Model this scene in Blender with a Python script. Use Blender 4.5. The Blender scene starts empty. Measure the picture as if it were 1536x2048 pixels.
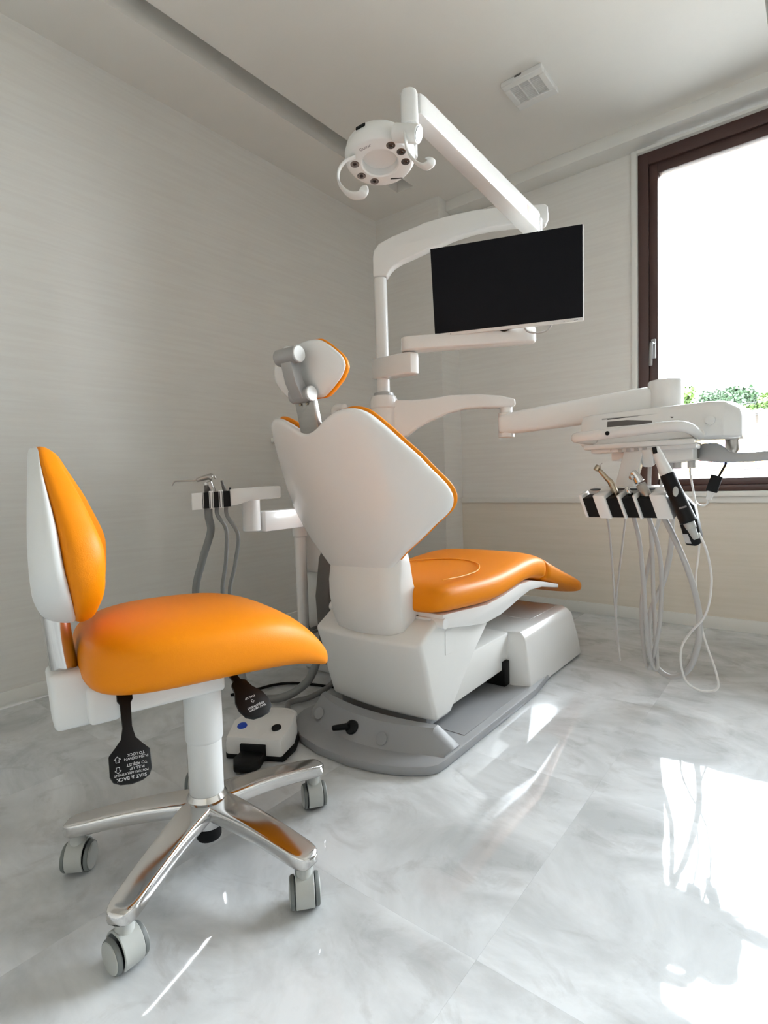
import bpy, bmesh, math, random
from mathutils import Vector as V, Matrix as MX
random.seed(7)
SC = bpy.context.scene
COL = SC.collection
PI = math.pi

# ------------------------------------------------------------------ camera
FPX = 1093.34
YAW, PITCH, ROLL = math.radians(38.5), math.radians(3.22), math.radians(1.75)
fw = V((-math.sin(YAW)*math.cos(PITCH), math.cos(YAW)*math.cos(PITCH), -math.sin(PITCH)))
rt = V((math.cos(YAW), math.sin(YAW), 0))
dn = fw.cross(rt)
r2 = math.cos(ROLL)*rt + math.sin(ROLL)*dn
d2 = -math.sin(ROLL)*rt + math.cos(ROLL)*dn
cd = bpy.data.cameras.new('camera'); cam = bpy.data.objects.new('camera', cd); COL.objects.link(cam)
cd.sensor_fit = 'VERTICAL'; cd.sensor_height = 36.0; cd.lens = FPX/2048*36.0; cd.clip_start = .02; cd.clip_end = 200
Mc = MX((( r2.x, -d2.x, -fw.x, 0), (r2.y, -d2.y, -fw.y, 0), (r2.z, -d2.z, -fw.z, .78), (0, 0, 0, 1)))
cam.matrix_world = Mc
SC.camera = cam

# ------------------------------------------------------------------ world, light, exposure
w = bpy.data.worlds.new('overcast_sky'); SC.world = w; w.use_nodes = True
bg = w.node_tree.nodes['Background']; bg.inputs[0].default_value = (.885, .935, 1.0, 1); bg.inputs[1].default_value = 8.0
def portal(name, loc, rot, sx, sy):
    l = bpy.data.lights.new(name, 'AREA'); l.shape = 'RECTANGLE'; l.size = sx; l.size_y = sy; l.cycles.is_portal = True
    o = bpy.data.objects.new(name, l); COL.objects.link(o); o.location = loc; o.rotation_euler = rot
portal('window_right_offscreen', (.352, 3.2, 1.55), (-PI/2, 0, 0), 2.2, 1.75)
SC.view_settings.view_transform = 'Standard'; SC.view_settings.look = 'None'
SC.view_settings.gamma = 1.0; SC.view_settings.exposure = 2.35; SC.view_settings.use_curve_mapping = False
try:
    SC.cycles.use_denoising = True; SC.cycles.use_adaptive_sampling = True; SC.cycles.adaptive_threshold = .05; SC.cycles.max_bounces = 9; SC.cycles.diffuse_bounces = 6; SC.cycles.glossy_bounces = 5
    SC.cycles.transparent_max_bounces = 12; SC.cycles.sample_clamp_indirect = 8; SC.cycles.caustics_reflective = False; SC.cycles.caustics_refractive = False
except Exception: pass

# ------------------------------------------------------------------ materials
def lin(c): return tuple((x/12.92 if x <= .04045 else ((x+.055)/1.055)**2.4) for x in (v/255 for v in c))
MATS = {}
def mat(name, rgb, rough=.4, metal=0., spec=.5, coat=0., vary=.03, vscale=6., bump=0., bscale=200., stretch=None, sheen=0., lo=None):
    m = bpy.data.materials.new(name); m.use_nodes = True; nt = m.node_tree; b = nt.nodes['Principled BSDF']; L = nt.links
    c = lin(rgb)
    b.inputs['Roughness'].default_value = rough; b.inputs['Metallic'].default_value = metal
    b.inputs['Specular IOR Level'].default_value = spec; b.inputs['Coat Weight'].default_value = coat; b.inputs['Coat Roughness'].default_value = .08
    b.inputs['Sheen Weight'].default_value = sheen
    tc = nt.nodes.new('ShaderNodeTexCoord'); mp = nt.nodes.new('ShaderNodeMapping'); L.new(tc.outputs['Object'], mp.inputs[0])
    if stretch: mp.inputs['Scale'].default_value = stretch
    n = nt.nodes.new('ShaderNodeTexNoise'); n.inputs['Scale'].default_value = vscale; n.inputs['Detail'].default_value = 4; L.new(mp.outputs[0], n.inputs['Vector'])
    rp = nt.nodes.new('ShaderNodeValToRGB'); L.new(n.outputs['Fac'], rp.inputs[0])
    c0 = lin(lo) if lo else tuple(x*(1-vary) for x in c); c1 = tuple(min(1, x*(1+vary)) for x in c) if not lo else c
    rp.color_ramp.elements[0].position = .32; rp.color_ramp.elements[1].position = .68
    rp.color_ramp.elements[0].color = (*c0, 1); rp.color_ramp.elements[1].color = (*c1, 1); L.new(rp.outputs[0], b.inputs['Base Color'])
    if bump:
        n2 = nt.nodes.new('ShaderNodeTexNoise'); n2.inputs['Scale'].default_value = bscale; n2.inputs['Detail'].default_value = 3; L.new(mp.outputs[0], n2.inputs['Vector'])
        bp = nt.nodes.new('ShaderNodeBump'); bp.inputs['Strength'].default_value = bump; bp.inputs['Distance'].default_value = .002; L.new(n2.outputs['Fac'], bp.inputs['Height']); L.new(bp.outputs[0], b.inputs['Normal'])
    MATS[name] = m; return m
WHITE = mat('white_gloss_plastic', (223, 222, 220), .22, coat=.25, vary=.01)
WHITE2 = mat('white_satin_plastic', (221, 220, 217), .42, vary=.01)
STOOLW = mat('white_stool_plastic', (222, 223, 222), .5, vary=.015)
ORANGE = mat('orange_vinyl', (229, 133, 2), .46, spec=.22, vary=.03, vscale=3, bump=.12, bscale=420)
PIPING = mat('orange_piping', (240, 160, 50), .45, vary=.02)
CHROME = mat('polished_chrome', (215, 213, 211), .13, 1., vary=.02)
STEEL = mat('brushed_steel', (172, 168, 163), .3, 1., vary=.05, stretch=(1, 1, 14))
GOLDST = mat('warm_steel', (178, 162, 140), .25, 1., vary=.06)
ALU = mat('grey_aluminium', (168, 168, 168), .42, .55, vary=.03)
BASEG = mat('grey_base_paint', (146, 147, 149), .45, vary=.03, bump=.05)
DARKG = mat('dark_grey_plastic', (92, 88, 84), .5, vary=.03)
HOSE = mat('light_grey_hose', (176, 173, 170), .5, vary=.03)
HOSE2 = mat('mid_grey_hose', (128, 128, 126), .5, vary=.04, bump=.1)
HOSEW = mat('white_cable', (214, 212, 208), .45, vary=.02)
CAST = mat('grey_caster_plastic', (176, 178, 174), .45, vary=.02)
CASTD = mat('dark_caster_wheel', (112, 116, 114), .5, vary=.03)
BLACK = mat('black_plastic', (8, 8, 9), .45, spec=.25, vary=.05)
BLACKM = mat('black_rubber', (7, 7, 8), .6, spec=.25, vary=.05)
INK = mat('white_print', (190, 190, 190), .6, vary=.02)
INKG = mat('grey_print', (120, 116, 118), .6, vary=.02)
SCREEN = mat('dark_screen', (15, 15, 20), .45, spec=.12, vary=.04)
BLUE = mat('blue_button', (22, 66, 178), .4, vary=.03)
ORSTK = mat('orange_sticker', (236, 92, 28), .5, vary=.03)
BEIGEP = mat('white_table_plastic', (221, 220, 218), .35, vary=.01)
LENSG = mat('clear_lens', (120, 112, 108), .08, .7, vary=.1)
LENSD = mat('dark_lens_core', (58, 48, 44), .1, .5, vary=.2, vscale=40)
BROWN = mat('brown_window_frame', (74, 52, 48), .4, vary=.06, vscale=20, stretch=(1, 1, 20))
TRIM = mat('white_painted_trim', (222, 221, 216), .45, vary=.01)
CEIL = mat('ceiling_paper', (226, 223, 217), .85, spec=.2, vary=.012, vscale=4, bump=.1, bscale=300)

def wallmat(name, rgb, lo, axis):
    m = bpy.data.materials.new(name); m.use_nodes = True; nt = m.node_tree; b = nt.nodes['Principled BSDF']; L = nt.links
    b.inputs['Roughness'].default_value = .62; b.inputs['Specular IOR Level'].default_value = .3
    g = nt.nodes.new('ShaderNodeNewGeometry'); mp = nt.nodes.new('ShaderNodeMapping'); L.new(g.outputs['Position'], mp.inputs[0])
    mp.inputs['Scale'].default_value = (1.4, 1.4, 30)
    n = nt.nodes.new('ShaderNodeTexNoise'); n.inputs['Scale'].default_value = 2.2; n.inputs['Detail'].default_value = 6; n.inputs['Roughness'].default_value = .62; L.new(mp.outputs[0], n.inputs['Vector'])
    rp = nt.nodes.new('ShaderNodeValToRGB'); L.new(n.outputs['Fac'], rp.inputs[0])
    rp.color_ramp.elements[0].position = .38; rp.color_ramp.elements[1].position = .6
    rp.color_ramp.elements[0].color = (*lin(lo), 1); rp.color_ramp.elements[1].color = (*lin(rgb), 1); L.new(rp.outputs[0], b.inputs['Base Color'])
    bp = nt.nodes.new('ShaderNodeBump'); bp.inputs['Strength'].default_value = .12; bp.inputs['Distance'].default_value = .001; L.new(n.outputs['Fac'], bp.inputs['Height']); L.new(bp.outputs[0], b.inputs['Normal'])
    return m
WALL = wallmat('streaked_wallpaper', (221, 219, 214), (217, 214, 209), 0)
WALLB = wallmat('beige_lower_wallpaper', (219, 211, 198), (215, 207, 193), 0)

def floormat():
    m = bpy.data.materials.new('polished_marble_vinyl'); m.use_nodes = True; nt = m.node_tree; b = nt.nodes['Principled BSDF']; L = nt.links
    g = nt.nodes.new('ShaderNodeNewGeometry'); oi = nt.nodes.new('ShaderNodeObjectInfo')
    mul = nt.nodes.new('ShaderNodeVectorMath'); mul.operation = 'MULTIPLY_ADD'
    cmb = nt.nodes.new('ShaderNodeCombineXYZ')
    for i in range(3): L.new(oi.outputs['Random'], cmb.inputs[i])
    mul.inputs[1].default_value = (.25, .35, 0); L.new(cmb.outputs[0], mul.inputs[0]); L.new(g.outputs['Position'], mul.inputs[2])
    mp = nt.nodes.new('ShaderNodeMapping'); mp.inputs['Rotation'].default_value = (0, 0, .7); mp.inputs['Scale'].default_value = (1.0, 1.35, 1); L.new(mul.outputs[0], mp.inputs[0])
    n1 = nt.nodes.new('ShaderNodeTexNoise'); n1.inputs['Scale'].default_value = 2.8; n1.inputs['Detail'].default_value = 9; n1.inputs['Roughness'].default_value = .6; n1.inputs['Distortion'].default_value = 1.0; L.new(mp.outputs[0], n1.inputs['Vector'])
    n2 = nt.nodes.new('ShaderNodeTexNoise'); n2.inputs['Scale'].default_value = 8.; n2.inputs['Detail'].default_value = 8; n2.inputs['Roughness'].default_value = .62; n2.inputs['Distortion'].default_value = .8; L.new(mp.outputs[0], n2.inputs['Vector'])
    r1 = nt.nodes.new('ShaderNodeValToRGB'); e = r1.color_ramp.elements; e[0].position = .34; e[1].position = .62
    e[0].color = (*lin((180, 183, 184)), 1); e[1].color = (*lin((214, 217, 219)), 1); L.new(n1.outputs['Fac'], r1.inputs[0])
    r2_ = nt.nodes.new('ShaderNodeValToRGB'); e = r2_.color_ramp.elements; e[0].position = .34; e[1].position = .47
    e[0].color = (.80, .79, .78, 1); e[1].color = (1, 1, 1, 1); L.new(n2.outputs['Fac'], r2_.inputs[0])
    mx = nt.nodes.new('ShaderNodeMixRGB'); mx.blend_type = 'MULTIPLY'; mx.inputs[0].default_value = .75; L.new(r1.outputs[0], mx.inputs[1]); L.new(r2_.outputs[0], mx.inputs[2]); L.new(mx.outputs[0], b.inputs['Base Color'])
    b.inputs['Roughness'].default_value = .035; b.inputs['Specular IOR Level'].default_value = .5
    n3 = nt.nodes.new('ShaderNodeTexNoise'); n3.inputs['Scale'].default_value = 26; n3.inputs['Detail'].default_value = 2; L.new(g.outputs['Position'], n3.inputs['Vector'])
    bp = nt.nodes.new('ShaderNodeBump'); bp.inputs['Strength'].default_value = .05; bp.inputs['Distance'].default_value = .002; L.new(n3.outputs['Fac'], bp.inputs['Height']); L.new(bp.outputs[0], b.inputs['Normal'])
    return m
FLOOR = floormat()
def glassmat(name='window_glass'):
    m = bpy.data.materials.new(name); m.use_nodes = True; nt = m.node_tree; nt.nodes.remove(nt.nodes['Principled BSDF']); o = nt.nodes['Material Output']; L = nt.links
    t = nt.nodes.new('ShaderNodeBsdfTransparent'); t.inputs[0].default_value = (.97, .985, .98, 1); g = nt.nodes.new('ShaderNodeBsdfGlossy'); g.inputs['Roughness'].default_value = .02
    f = nt.nodes.new('ShaderNodeFresnel'); f.inputs[0].default_value = 1.45; mx = nt.nodes.new('ShaderNodeMixShader'); L.new(f.outputs[0], mx.inputs[0]); L.new(t.outputs[0], mx.inputs[1]); L.new(g.outputs[0], mx.inputs[2]); L.new(mx.outputs[0], o.inputs[0])
    return m
GLASS = glassmat()

# ------------------------------------------------------------------ mesh helpers
def nb(): return bmesh.new()
def bevel_sharp(bm, off, seg=2, ang=35):
    a = math.radians(ang)
    ed = [e for e in bm.edges if len(e.link_faces) == 2 and e.calc_face_angle(0) > a]
    if ed: bmesh.ops.bevel(bm, geom=ed, offset=off, segments=seg, profile=.5, affect='EDGES', clamp_overlap=True)
def add_box(bm, lo, hi, bev=0, seg=2, fn=None):
    t = bmesh.new(); x0, y0, z0 = lo; x1, y1, z1 = hi
    vs = [t.verts.new(p) for p in [(x0,y0,z0),(x1,y0,z0),(x1,y1,z0),(x0,y1,z0),(x0,y0,z1),(x1,y0,z1),(x1,y1,z1),(x0,y1,z1)]]
    for f in [(3,2,1,0),(4,5,6,7),(0,1,5,4),(1,2,6,5),(2,3,7,6),(3,0,4,7)]: t.faces.new([vs[i] for i in f])
    if bev: bmesh.ops.bevel(t, geom=t.edges[:], offset=bev, segments=seg, profile=.5, affect='EDGES', clamp_overlap=True)
    if fn:
        for v in t.verts: v.co = fn(v.co)
    merge(bm, t); return bm
def merge(bm, t):
    me = bpy.data.meshes.new('tmp'); t.to_mesh(me); bm.from_mesh(me); bpy.data.meshes.remove(me); t.free()
def box(lo, hi, bev=.004, seg=2, fn=None): return add_box(nb(), lo, hi, bev, seg, fn)
def prism(pts, h0, h1, fn, bev=0, seg=2, ang=35):
    bm = nb(); a = [bm.verts.new(fn(u, v, h0)) for u, v in pts]; b = [bm.verts.new(fn(u, v, h1)) for u, v in pts]; n = len(pts)
    bm.faces.new(a[::-1]); bm.faces.new(b)
    for i in range(n): bm.faces.new([a[i], a[(i+1) % n], b[(i+1) % n], b[i]])
    bmesh.ops.recalc_face_normals(bm, faces=bm.faces[:])
    if bev: bevel_sharp(bm, bev, seg, ang)
    return bm
def cr(pts, k=6, closed=False):
    P = [V(p) for p in pts]; n = len(P)
    if n < 3: return P
    out = []
    rng = range(n if closed else n-1)
    for i in rng:
        p1, p2 = P[i], P[(i+1) % n]
        p0 = P[i-1] if (closed or i > 0) else p1*2-p2
        p3 = P[(i+2) % n] if (closed or i+2 < n) else p2*2-p1
        for j in range(k):
            t = j/k; out.append(.5*((2*p1)+(-p0+p2)*t+(2*p0-5*p1+4*p2-p3)*t*t+(-p0+3*p1-3*p2+p3)*t**3))
    if not closed: out.append(P[-1])
    return out
def add_tube(bm, pts, r, n=10, k=6, rb=None, up=None, smooth=True, cap=True):
    P = cr(pts, k) if smooth else [V(p) for p in pts]
    m = len(P); rings = []
    T = [(P[min(i+1, m-1)]-P[max(i-1, 0)]).normalized() for i in range(m)]
    N = None
    for i in range(m):
        if N is None:
            u = V(up) if up else (V((0, 0, 1)) if abs(T[0].z) < .9 else V((1, 0, 0)))
            N = (u-T[0]*u.dot(T[0])).normalized()
        else: N = (N-T[i]*N.dot(T[i])).normalized()
        B = T[i].cross(N); t = i/(m-1)
        ra = r(t) if callable(r) else r; rr = (rb(t) if callable(rb) else rb) if rb else ra
        rings.append([bm.verts.new(P[i]+N*ra*math.cos(2*PI*j/n)+B*rr*math.sin(2*PI*j/n)) for j in range(n)])
    for a, b in zip(rings, rings[1:]):
        for j in range(n): bm.faces.new([a[j], a[(j+1) % n], b[(j+1) % n], b[j]])
    if cap: bm.faces.new(rings[0][::-1]); bm.faces.new(rings[-1])
    return bm
def tube(pts, r, n=10, k=6, **kw): return add_tube(nb(), pts, r, n, k, **kw)
def frame(o, z, x=None):
    z = V(z).normalized(); x = V(x) if x else (V((1, 0, 0)) if abs(z.x) < .9 else V((0, 1, 0)))
    y = z.cross(x).normalized(); x = y.cross(z)
    return MX(((x.x, y.x, z.x, o[0]), (x.y, y.y, z.y, o[1]), (x.z, y.z, z.z, o[2]), (0, 0, 0, 1)))
def add_lathe(bm, prof, n=24, Mt=None, cap=True):
    Mt = Mt or MX.Identity(4); rings = []
    for r, z in prof:
        rings.append([bm.verts.new(Mt @ V((max(r, 1e-5)*math.cos(2*PI*j/n), max(r, 1e-5)*math.sin(2*PI*j/n), z))) for j in range(n)])
    for a, b in zip(rings, rings[1:]):
        for j in range(n): bm.faces.new([a[j], a[(j+1) % n], b[(j+1) % n], b[j]])
    if cap: bm.faces.new(rings[0][::-1]); bm.faces.new(rings[-1])
    bmesh.ops.recalc_face_normals(bm, faces=bm.faces[:])
    return bm
def lathe(prof, n=24, Mt=None): return add_lathe(nb(), prof, n, Mt)
def cyl(p, q, r, n=24, bev=.0015):
    p, q = V(p), V(q); L = (q-p).length; b = min(bev, r*.5, L*.4)
    return lathe([(r-b, 0), (r, b), (r, L-b), (r-b, L)], n, frame(p, q-p))
def loft(rings, cap=True):
    bm = nb(); R = [[bm.verts.new(p) for p in r] for r in rings]; n = len(R[0])
    for a, b in zip(R, R[1:]):
        for j in range(n): bm.faces.new([a[j], a[(j+1) % n], b[(j+1) % n], b[j]])
    if cap: bm.faces.new(R[0][::-1]); bm.faces.new(R[-1])
    bmesh.ops.recalc_face_normals(bm, faces=bm.faces[:]); return bm
def sup(a, b, e, n=20):
    o = []
    for j in range(n):
        t = 2*PI*j/n; c, s = math.cos(t), math.sin(t)
        o.append((a*abs(c)**(2/e)*(1 if c >= 0 else -1), b*abs(s)**(2/e)*(1 if s >= 0 else -1)))
    return o
def slab(fa, fb, ns, nt):
    bm = nb(); A = []; B = []
    for i in range(ns+1):
        A.append([bm.verts.new(fa(-1+2*i/ns, j/nt)) for j in range(nt+1)]); B.append([bm.verts.new(fb(-1+2*i/ns, j/nt)) for j in range(nt+1)])
    for i in range(ns):
        for j in range(nt):
            bm.faces.new([A[i][j], A[i+1][j], A[i+1][j+1], A[i][j+1]]); bm.faces.new([B[i][j+1], B[i+1][j+1], B[i+1][j], B[i][j]])
    for i in range(ns):
        bm.faces.new([A[i+1][0], A[i][0], B[i][0], B[i+1][0]]); bm.faces.new([A[i][nt], A[i+1][nt], B[i+1][nt], B[i][nt]])
    for j in range(nt):
        bm.faces.new([A[0][j], A[0][j+1], B[0][j+1], B[0][j]]); bm.faces.new([A[ns][j+1], A[ns][j], B[ns][j], B[ns][j+1]])
    bmesh.ops.recalc_face_normals(bm, faces=bm.faces[:]); return bm
def interp(tab, x):
    if x <= tab[0][0]: return tab[0][1]
    for (a, b), (c, d) in zip(tab, tab[1:]):
        if x <= c:
            t = (x-a)/(c-a); t = t*t*(3-2*t)*.35+t*.65; return b+(d-b)*t
    return tab[-1][1]

WM = {}
XF = None      # placement of a group that is modelled around its own origin
def part(name, bm, m, parent=None, sub=0, ang=38, Mt=None, label=None, kind=None):
    if Mt is not None:
        for v in bm.verts: v.co = Mt @ v.co
    if XF is not None:
        for v in bm.verts: v.co = XF @ v.co
    a = math.radians(ang)
    for f in bm.faces: f.smooth = True
    if not sub:
        for e in bm.edges:
            if len(e.link_faces) == 2 and e.calc_face_angle(0) > a: e.smooth = False
    xs = [v.co for v in bm.verts]
    c = V((sum((max(q[i] for q in xs), min(q[i] for q in xs)))/2 for i in range(3)))
    for v in bm.verts: v.co -= c
    me = bpy.data.meshes.new(name); bm.to_mesh(me); bm.free(); me.materials.append(m)
    o = bpy.data.objects.new(name, me); COL.objects.link(o)
    place(o, MX.Translation(c), parent)
    if sub:
        s = o.modifiers.new('smooth', 'SUBSURF'); s.levels = sub; s.render_levels = sub
    if label: o['label'] = label
    if kind: o['kind'] = kind
    return o
def place(o, Mw, parent):
    WM[o] = Mw
    if parent is None: o.matrix_basis = Mw
    else: o.parent = parent; o.matrix_basis = WM[parent].inverted() @ Mw
def thing(name, label, cat, loc=(0, 0, 0), rz=0, group=None):
    o = bpy.data.objects.new(name, None); COL.objects.link(o); o.empty_display_size = .1
    place(o, MX.Translation(XF @ V(loc) if XF is not None else V(loc)) @ MX.Rotation(rz, 4, 'Z'), None); tag(o, label, cat, group); return o
def tag(o, label, cat, group=None):
    o['label'] = label; o['category'] = cat
    if group: o['group'] = group
    return o
def struct(name, bm, m, parent=None, **kw):
    o = part(name, bm, m, parent, **kw)
    if parent is None: o['kind'] = 'structure'
    return o
def text(name, s, size, Mt, m, parent, ext=.0004, align='CENTER', shear=0, bold=0):
    c = bpy.data.curves.new(name, 'FONT'); c.body = s; c.size = size; c.extrude = ext; c.align_x = align; c.align_y = 'CENTER'; c.shear = shear; c.offset = bold; c.resolution_u = 3
    t = bpy.data.objects.new(name+'_tmp', c); COL.objects.link(t)
    bpy.context.view_layer.update()
    me = bpy.data.meshes.new_from_object(t.evaluated_get(bpy.context.evaluated_depsgraph_get()))
    bpy.data.objects.remove(t); bpy.data.curves.remove(c)
    bm = nb(); bm.from_mesh(me); bpy.data.meshes.remove(me)
    if not bm.verts: bm.free(); return None
    return part(name, bm, m, parent, Mt=Mt)

# ================================================================== SETTING
XL, YB, YW, ZC = -2.304, 2.90, 3.11, 2.49
XR, YR = 1.75, -1.6
XP = -1.815                     # return of the bumped-out wall
# floor of marble-patterned vinyl tiles
fl = struct('floor', box((XL-.1, YR-.1, -.06), (XR+.1, YW+.1, -.004), 0), FLOOR)
TS = .6; tiles = {}
x = -.426-TS*4
while x < XR:
    y = .74-TS*5
    while y < YW:
        x0, x1, y0, y1 = max(x, XL), min(x+TS, XR), max(y, YR), min(y+TS, YW)
        if x1-x0 > .01 and y1-y0 > .01:
            key = (round(x1-x0, 4), round(y1-y0, 4))
            if key not in tiles:
                bm = box((-(x1-x0)/2+.00008, -(y1-y0)/2+.00008, -.004), ((x1-x0)/2-.00008, (y1-y0)/2-.00008, 0), 0)
                o = part('floor_tile', bm, FLOOR, fl); tiles[key] = o.data
                place(o, MX.Translation(((x0+x1)/2, (y0+y1)/2, -.002)), fl)
            else:
                o = bpy.data.objects.new('floor_tile', tiles[key]); COL.objects.link(o); place(o, MX.Translation(((x0+x1)/2, (y0+y1)/2, -.002)), fl)
        y += TS
    x += TS
# left wall, bumped-out back wall, window wall (with opening), right wall, rear wall (with opening)
struct('wall_left', box((XL-.12, YR-.12, 0), (XL, YW+.3, ZC+.2), 0), WALL)
struct('wall_back', box((XL, YB, 0), (XP, YW+.1, ZC+.02), 0), WALL)
WX0, WX1, WZ0, WZ1 = -.746, 1.45, .682, 2.41
bm = nb()
add_box(bm, (XP-.2, YW, .64), (WX0-.028, YW+.14, ZC+.2)); add_box(bm, (WX1+.028, YW, .64), (XR+.12, YW+.14, ZC+.2))
add_box(bm, (WX0-.028, YW, WZ1+.03), (WX1+.028, YW+.14, ZC+.2))
struct('wall_window', bm, WALL)
struct('wall_window_lower', box((XP-.2, YW-.006, 0), (XR+.12, YW+.14, .64), 0), WALLB)
struct('wall_right', box((XR, YR-.12, 0), (XR+.12, YW+.14, ZC+.2), 0), WALL)
struct('wall_rear', box((XL, YR-.12, 0), (XR, YR, ZC+.2), 0), WALL)
# ceiling with two recessed slots
S1, S2, SY0, SY1 = (-1.98, -1.868), (-.172, -.06), -1.2, 2.712
bm = nb()
for a, b in ((XL-.1, S1[0]), (S1[1], S2[0]), (S2[1], XR+.1)): add_box(bm, (a, YR-.1, ZC), (b, YW+.1, ZC+.05))
for s in (S1, S2):
    add_box(bm, (s[0], YR-.1, ZC), (s[1], SY0, ZC+.05)); add_box(bm, (s[0], SY1, ZC), (s[1], YW+.1, ZC+.05))
struct('ceiling', bm, CEIL)
for i, s in enumerate((S1, S2)):
    bm = nb(); h = .16
    add_box(bm, (s[0]-.02, SY0, ZC+.05), (s[0], SY1, ZC+h)); add_box(bm, (s[1], SY0, ZC+.05), (s[1]+.02, SY1, ZC+h))
    add_box(bm, (s[0]-.02, SY1, ZC+.05), (s[1]+.02, SY1+.02, ZC+h)); add_box(bm, (s[0]-.02, SY0-.02, ZC+.05), (s[1]+.02, SY0, ZC+h)); add_box(bm, (s[0]-.02, SY0, ZC+h), (s[1]+.02, SY1, ZC+h+.02))
    struct('trim_%d' % (i+1), bm, TRIM)
# soffit box above the window, baseboards, dado sill
struct('trim_3', box((XP, 2.983, 2.425), (XR, YW, ZC), .003), TRIM)
struct('baseboard_left', box((XL, YR, 0), (XL+.009, YB, .062), .002), TRIM)
struct('baseboard_back', box((XL+.009, YB-.009, 0), (XP+.009, YB, .062), .002), TRIM)
struct('baseboard_window', box((XP+.009, YW-.015, 0), (XR, YW-.006, .062), .002), TRIM)
struct('trim_4', box((XP, YW-.02, .626), (XR, YW, .656), .003), TRIM)
# window_1: casing, brown frame, sash, glass, handle
w1 = struct('window_1', box((WX0-.028, YW-.012, WZ0-.02), (WX0, YW+.14, WZ1+.03), .002), TRIM)
part('casing', box((WX1, YW-.012, WZ0-.02), (WX1+.028, YW+.14, WZ1+.03), .002), TRIM, w1)
part('casing', box((WX0, YW-.012, WZ1), (WX1, YW+.14, WZ1+.03), .002), TRIM, w1)
part('sill', box((WX0-.028, YW-.035, .656), (WX1+.028, YW+.14, .682), .004), TRIM, w1)
fy0, fy1 = YW+.012, YW+.1
for a, b in (((WX0, fy0, WZ0), (WX0+.05, fy1, WZ1)), ((WX1-.05, fy0, WZ0), (WX1, fy1, WZ1)), ((WX0+.05, fy0, WZ1-.062), (WX1-.05, fy1, WZ1)), ((WX0+.05, fy0, WZ0), (WX1-.05, fy1, WZ0+.03))):
    part('window_frame', box(a, b, .003), BROWN, w1)
MUL = .33; sz0, sz1 = WZ0+.03, WZ1-.062
part('window_frame', box((MUL-.03, fy0, sz0), (MUL+.03, fy1, sz1), .003), BROWN, w1)
for sx0, sx1 in ((MUL+.03, WX1-.05), (WX0+.05, MUL-.03)):
    for a, b in (((sx0, fy0+.012, sz0), (sx0+.042, fy1-.01, sz1)), ((sx1-.042, fy0+.012, sz0), (sx1, fy1-.01, sz1)), ((sx0+.042, fy0+.012, sz1-.05), (sx1-.042, fy1-.01, sz1)), ((sx0+.042, fy0+.012, sz0), (sx1-.042, fy1-.01, sz0+.034))):
        part('sash', box(a, b, .004), BROWN, w1)
    part('pane', box((sx0+.035, YW+.055, sz0+.03), (sx1-.035, YW+.061, sz1-.045), 0), GLASS, w1)
hx, hz = sx0+.022, 1.41
hb = part('handle', box((hx-.011, fy0-.004, hz-.04), (hx+.011, fy0+.013, hz+.06), .004), ALU, w1)
bm = tube([(hx, fy0, hz+.035), (hx-.002, fy0-.028, hz+.035), (hx-.004, fy0-.034, hz+.02), (hx-.006, fy0-.036, hz-.08)], .0065, 8, rb=.009); part('lever', bm, ALU, hb)
# ceiling vent
vt = thing('ceiling_vent', 'small white square louvred exhaust vent on the ceiling', 'vent', (-1.01, 2.385, ZC))
bm = nb()
for a, b in (((-1.10, 2.286), (-.917, 2.32)), ((-1.10, 2.44), (-.917, 2.485)), ((-1.10, 2.32), (-1.075, 2.44)), ((-.945, 2.32), (-.917, 2.44))): add_box(bm, (*a, ZC-.022), (*b, ZC), .003, 1)
part('frame', bm, WHITE2, vt)
part('duct_shade', box((-1.078, 2.315, ZC-.004), (-.942, 2.445, ZC), 0), DARKG, vt)  # dark grey plate stands in for the shade inside the duct
bm = nb()
for i in range(11):
    yy = 2.327+i*.0105; add_box(bm, (-1.075, yy, ZC-.017), (-.945, yy+.0025, ZC-.006), 0, 1, lambda p, yy=yy: V((p.x, p.y+(p.z-ZC)*-.35, p.z)))
for xx in (-1.034, -.988): add_box(bm, (xx-.002, 2.32, ZC-.02), (xx+.002, 2.44, ZC-.006))
part('louvre', bm, WHITE2, vt, kind='stuff')
part('latch', box((-1.035, 2.2845, ZC-.008), (-1.005, 2.288, ZC-.001), 0), DARKG, vt)
# shelf on the left wall behind the dental chair
tag(part('wall_shelf', box((XL, 1.94, 1.004), (XL+.16, YB-.002, 1.03), .003), WHITE2), 'thin white shelf board fixed to the streaked wall behind the dental chair', 'shelf')

# ================================================================== OPERATOR STOOL
st = thing('operator_stool', 'orange padded operator stool with chrome five-arm base on grey casters', 'stool', (-.9975, .629, 0), math.radians(74))
SM = WM[st]
def sp(name, bm, m, parent=st, **kw): return part(name, bm, m, parent, Mt=SM, **kw)
SX = .935
secs = [(-.243, .075, .452, .492), (-.236, .125, .437, .512), (-.215, .165, .428, .528), (-.17, .192, .423, .541), (-.10, .203, .421, .547), (-.03, .203, .420, .546), (.04, .197, .417, .545), (.10, .186, .412, .537), (.155, .168, .405, .519), (.20, .148, .395, .489), (.235, .130, .385, .455), (.260, .108, .376, .424), (.270, .078, .381, .413)]
rings = []
for xx, hw, zb, zt in secs:
    rings.append([V((xx*(SX if xx > 0 else .915), u, (zb+zt)/2+v)) for u, v in sup(hw, (zt-zb)/2, 3.3, 22)])
sp('seat_cushion', loft(rings), ORANGE, sub=2)
sp('seat_plate', box((-.16, -.085, .378), (.022, .085, .428), .008, 3, lambda p: V((p.x, p.y, p.z))), STOOLW)
sp('tilt_housing', box((-.215, -.06, .362), (-.162, .06, .432), .01, 3), STOOLW)
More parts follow.
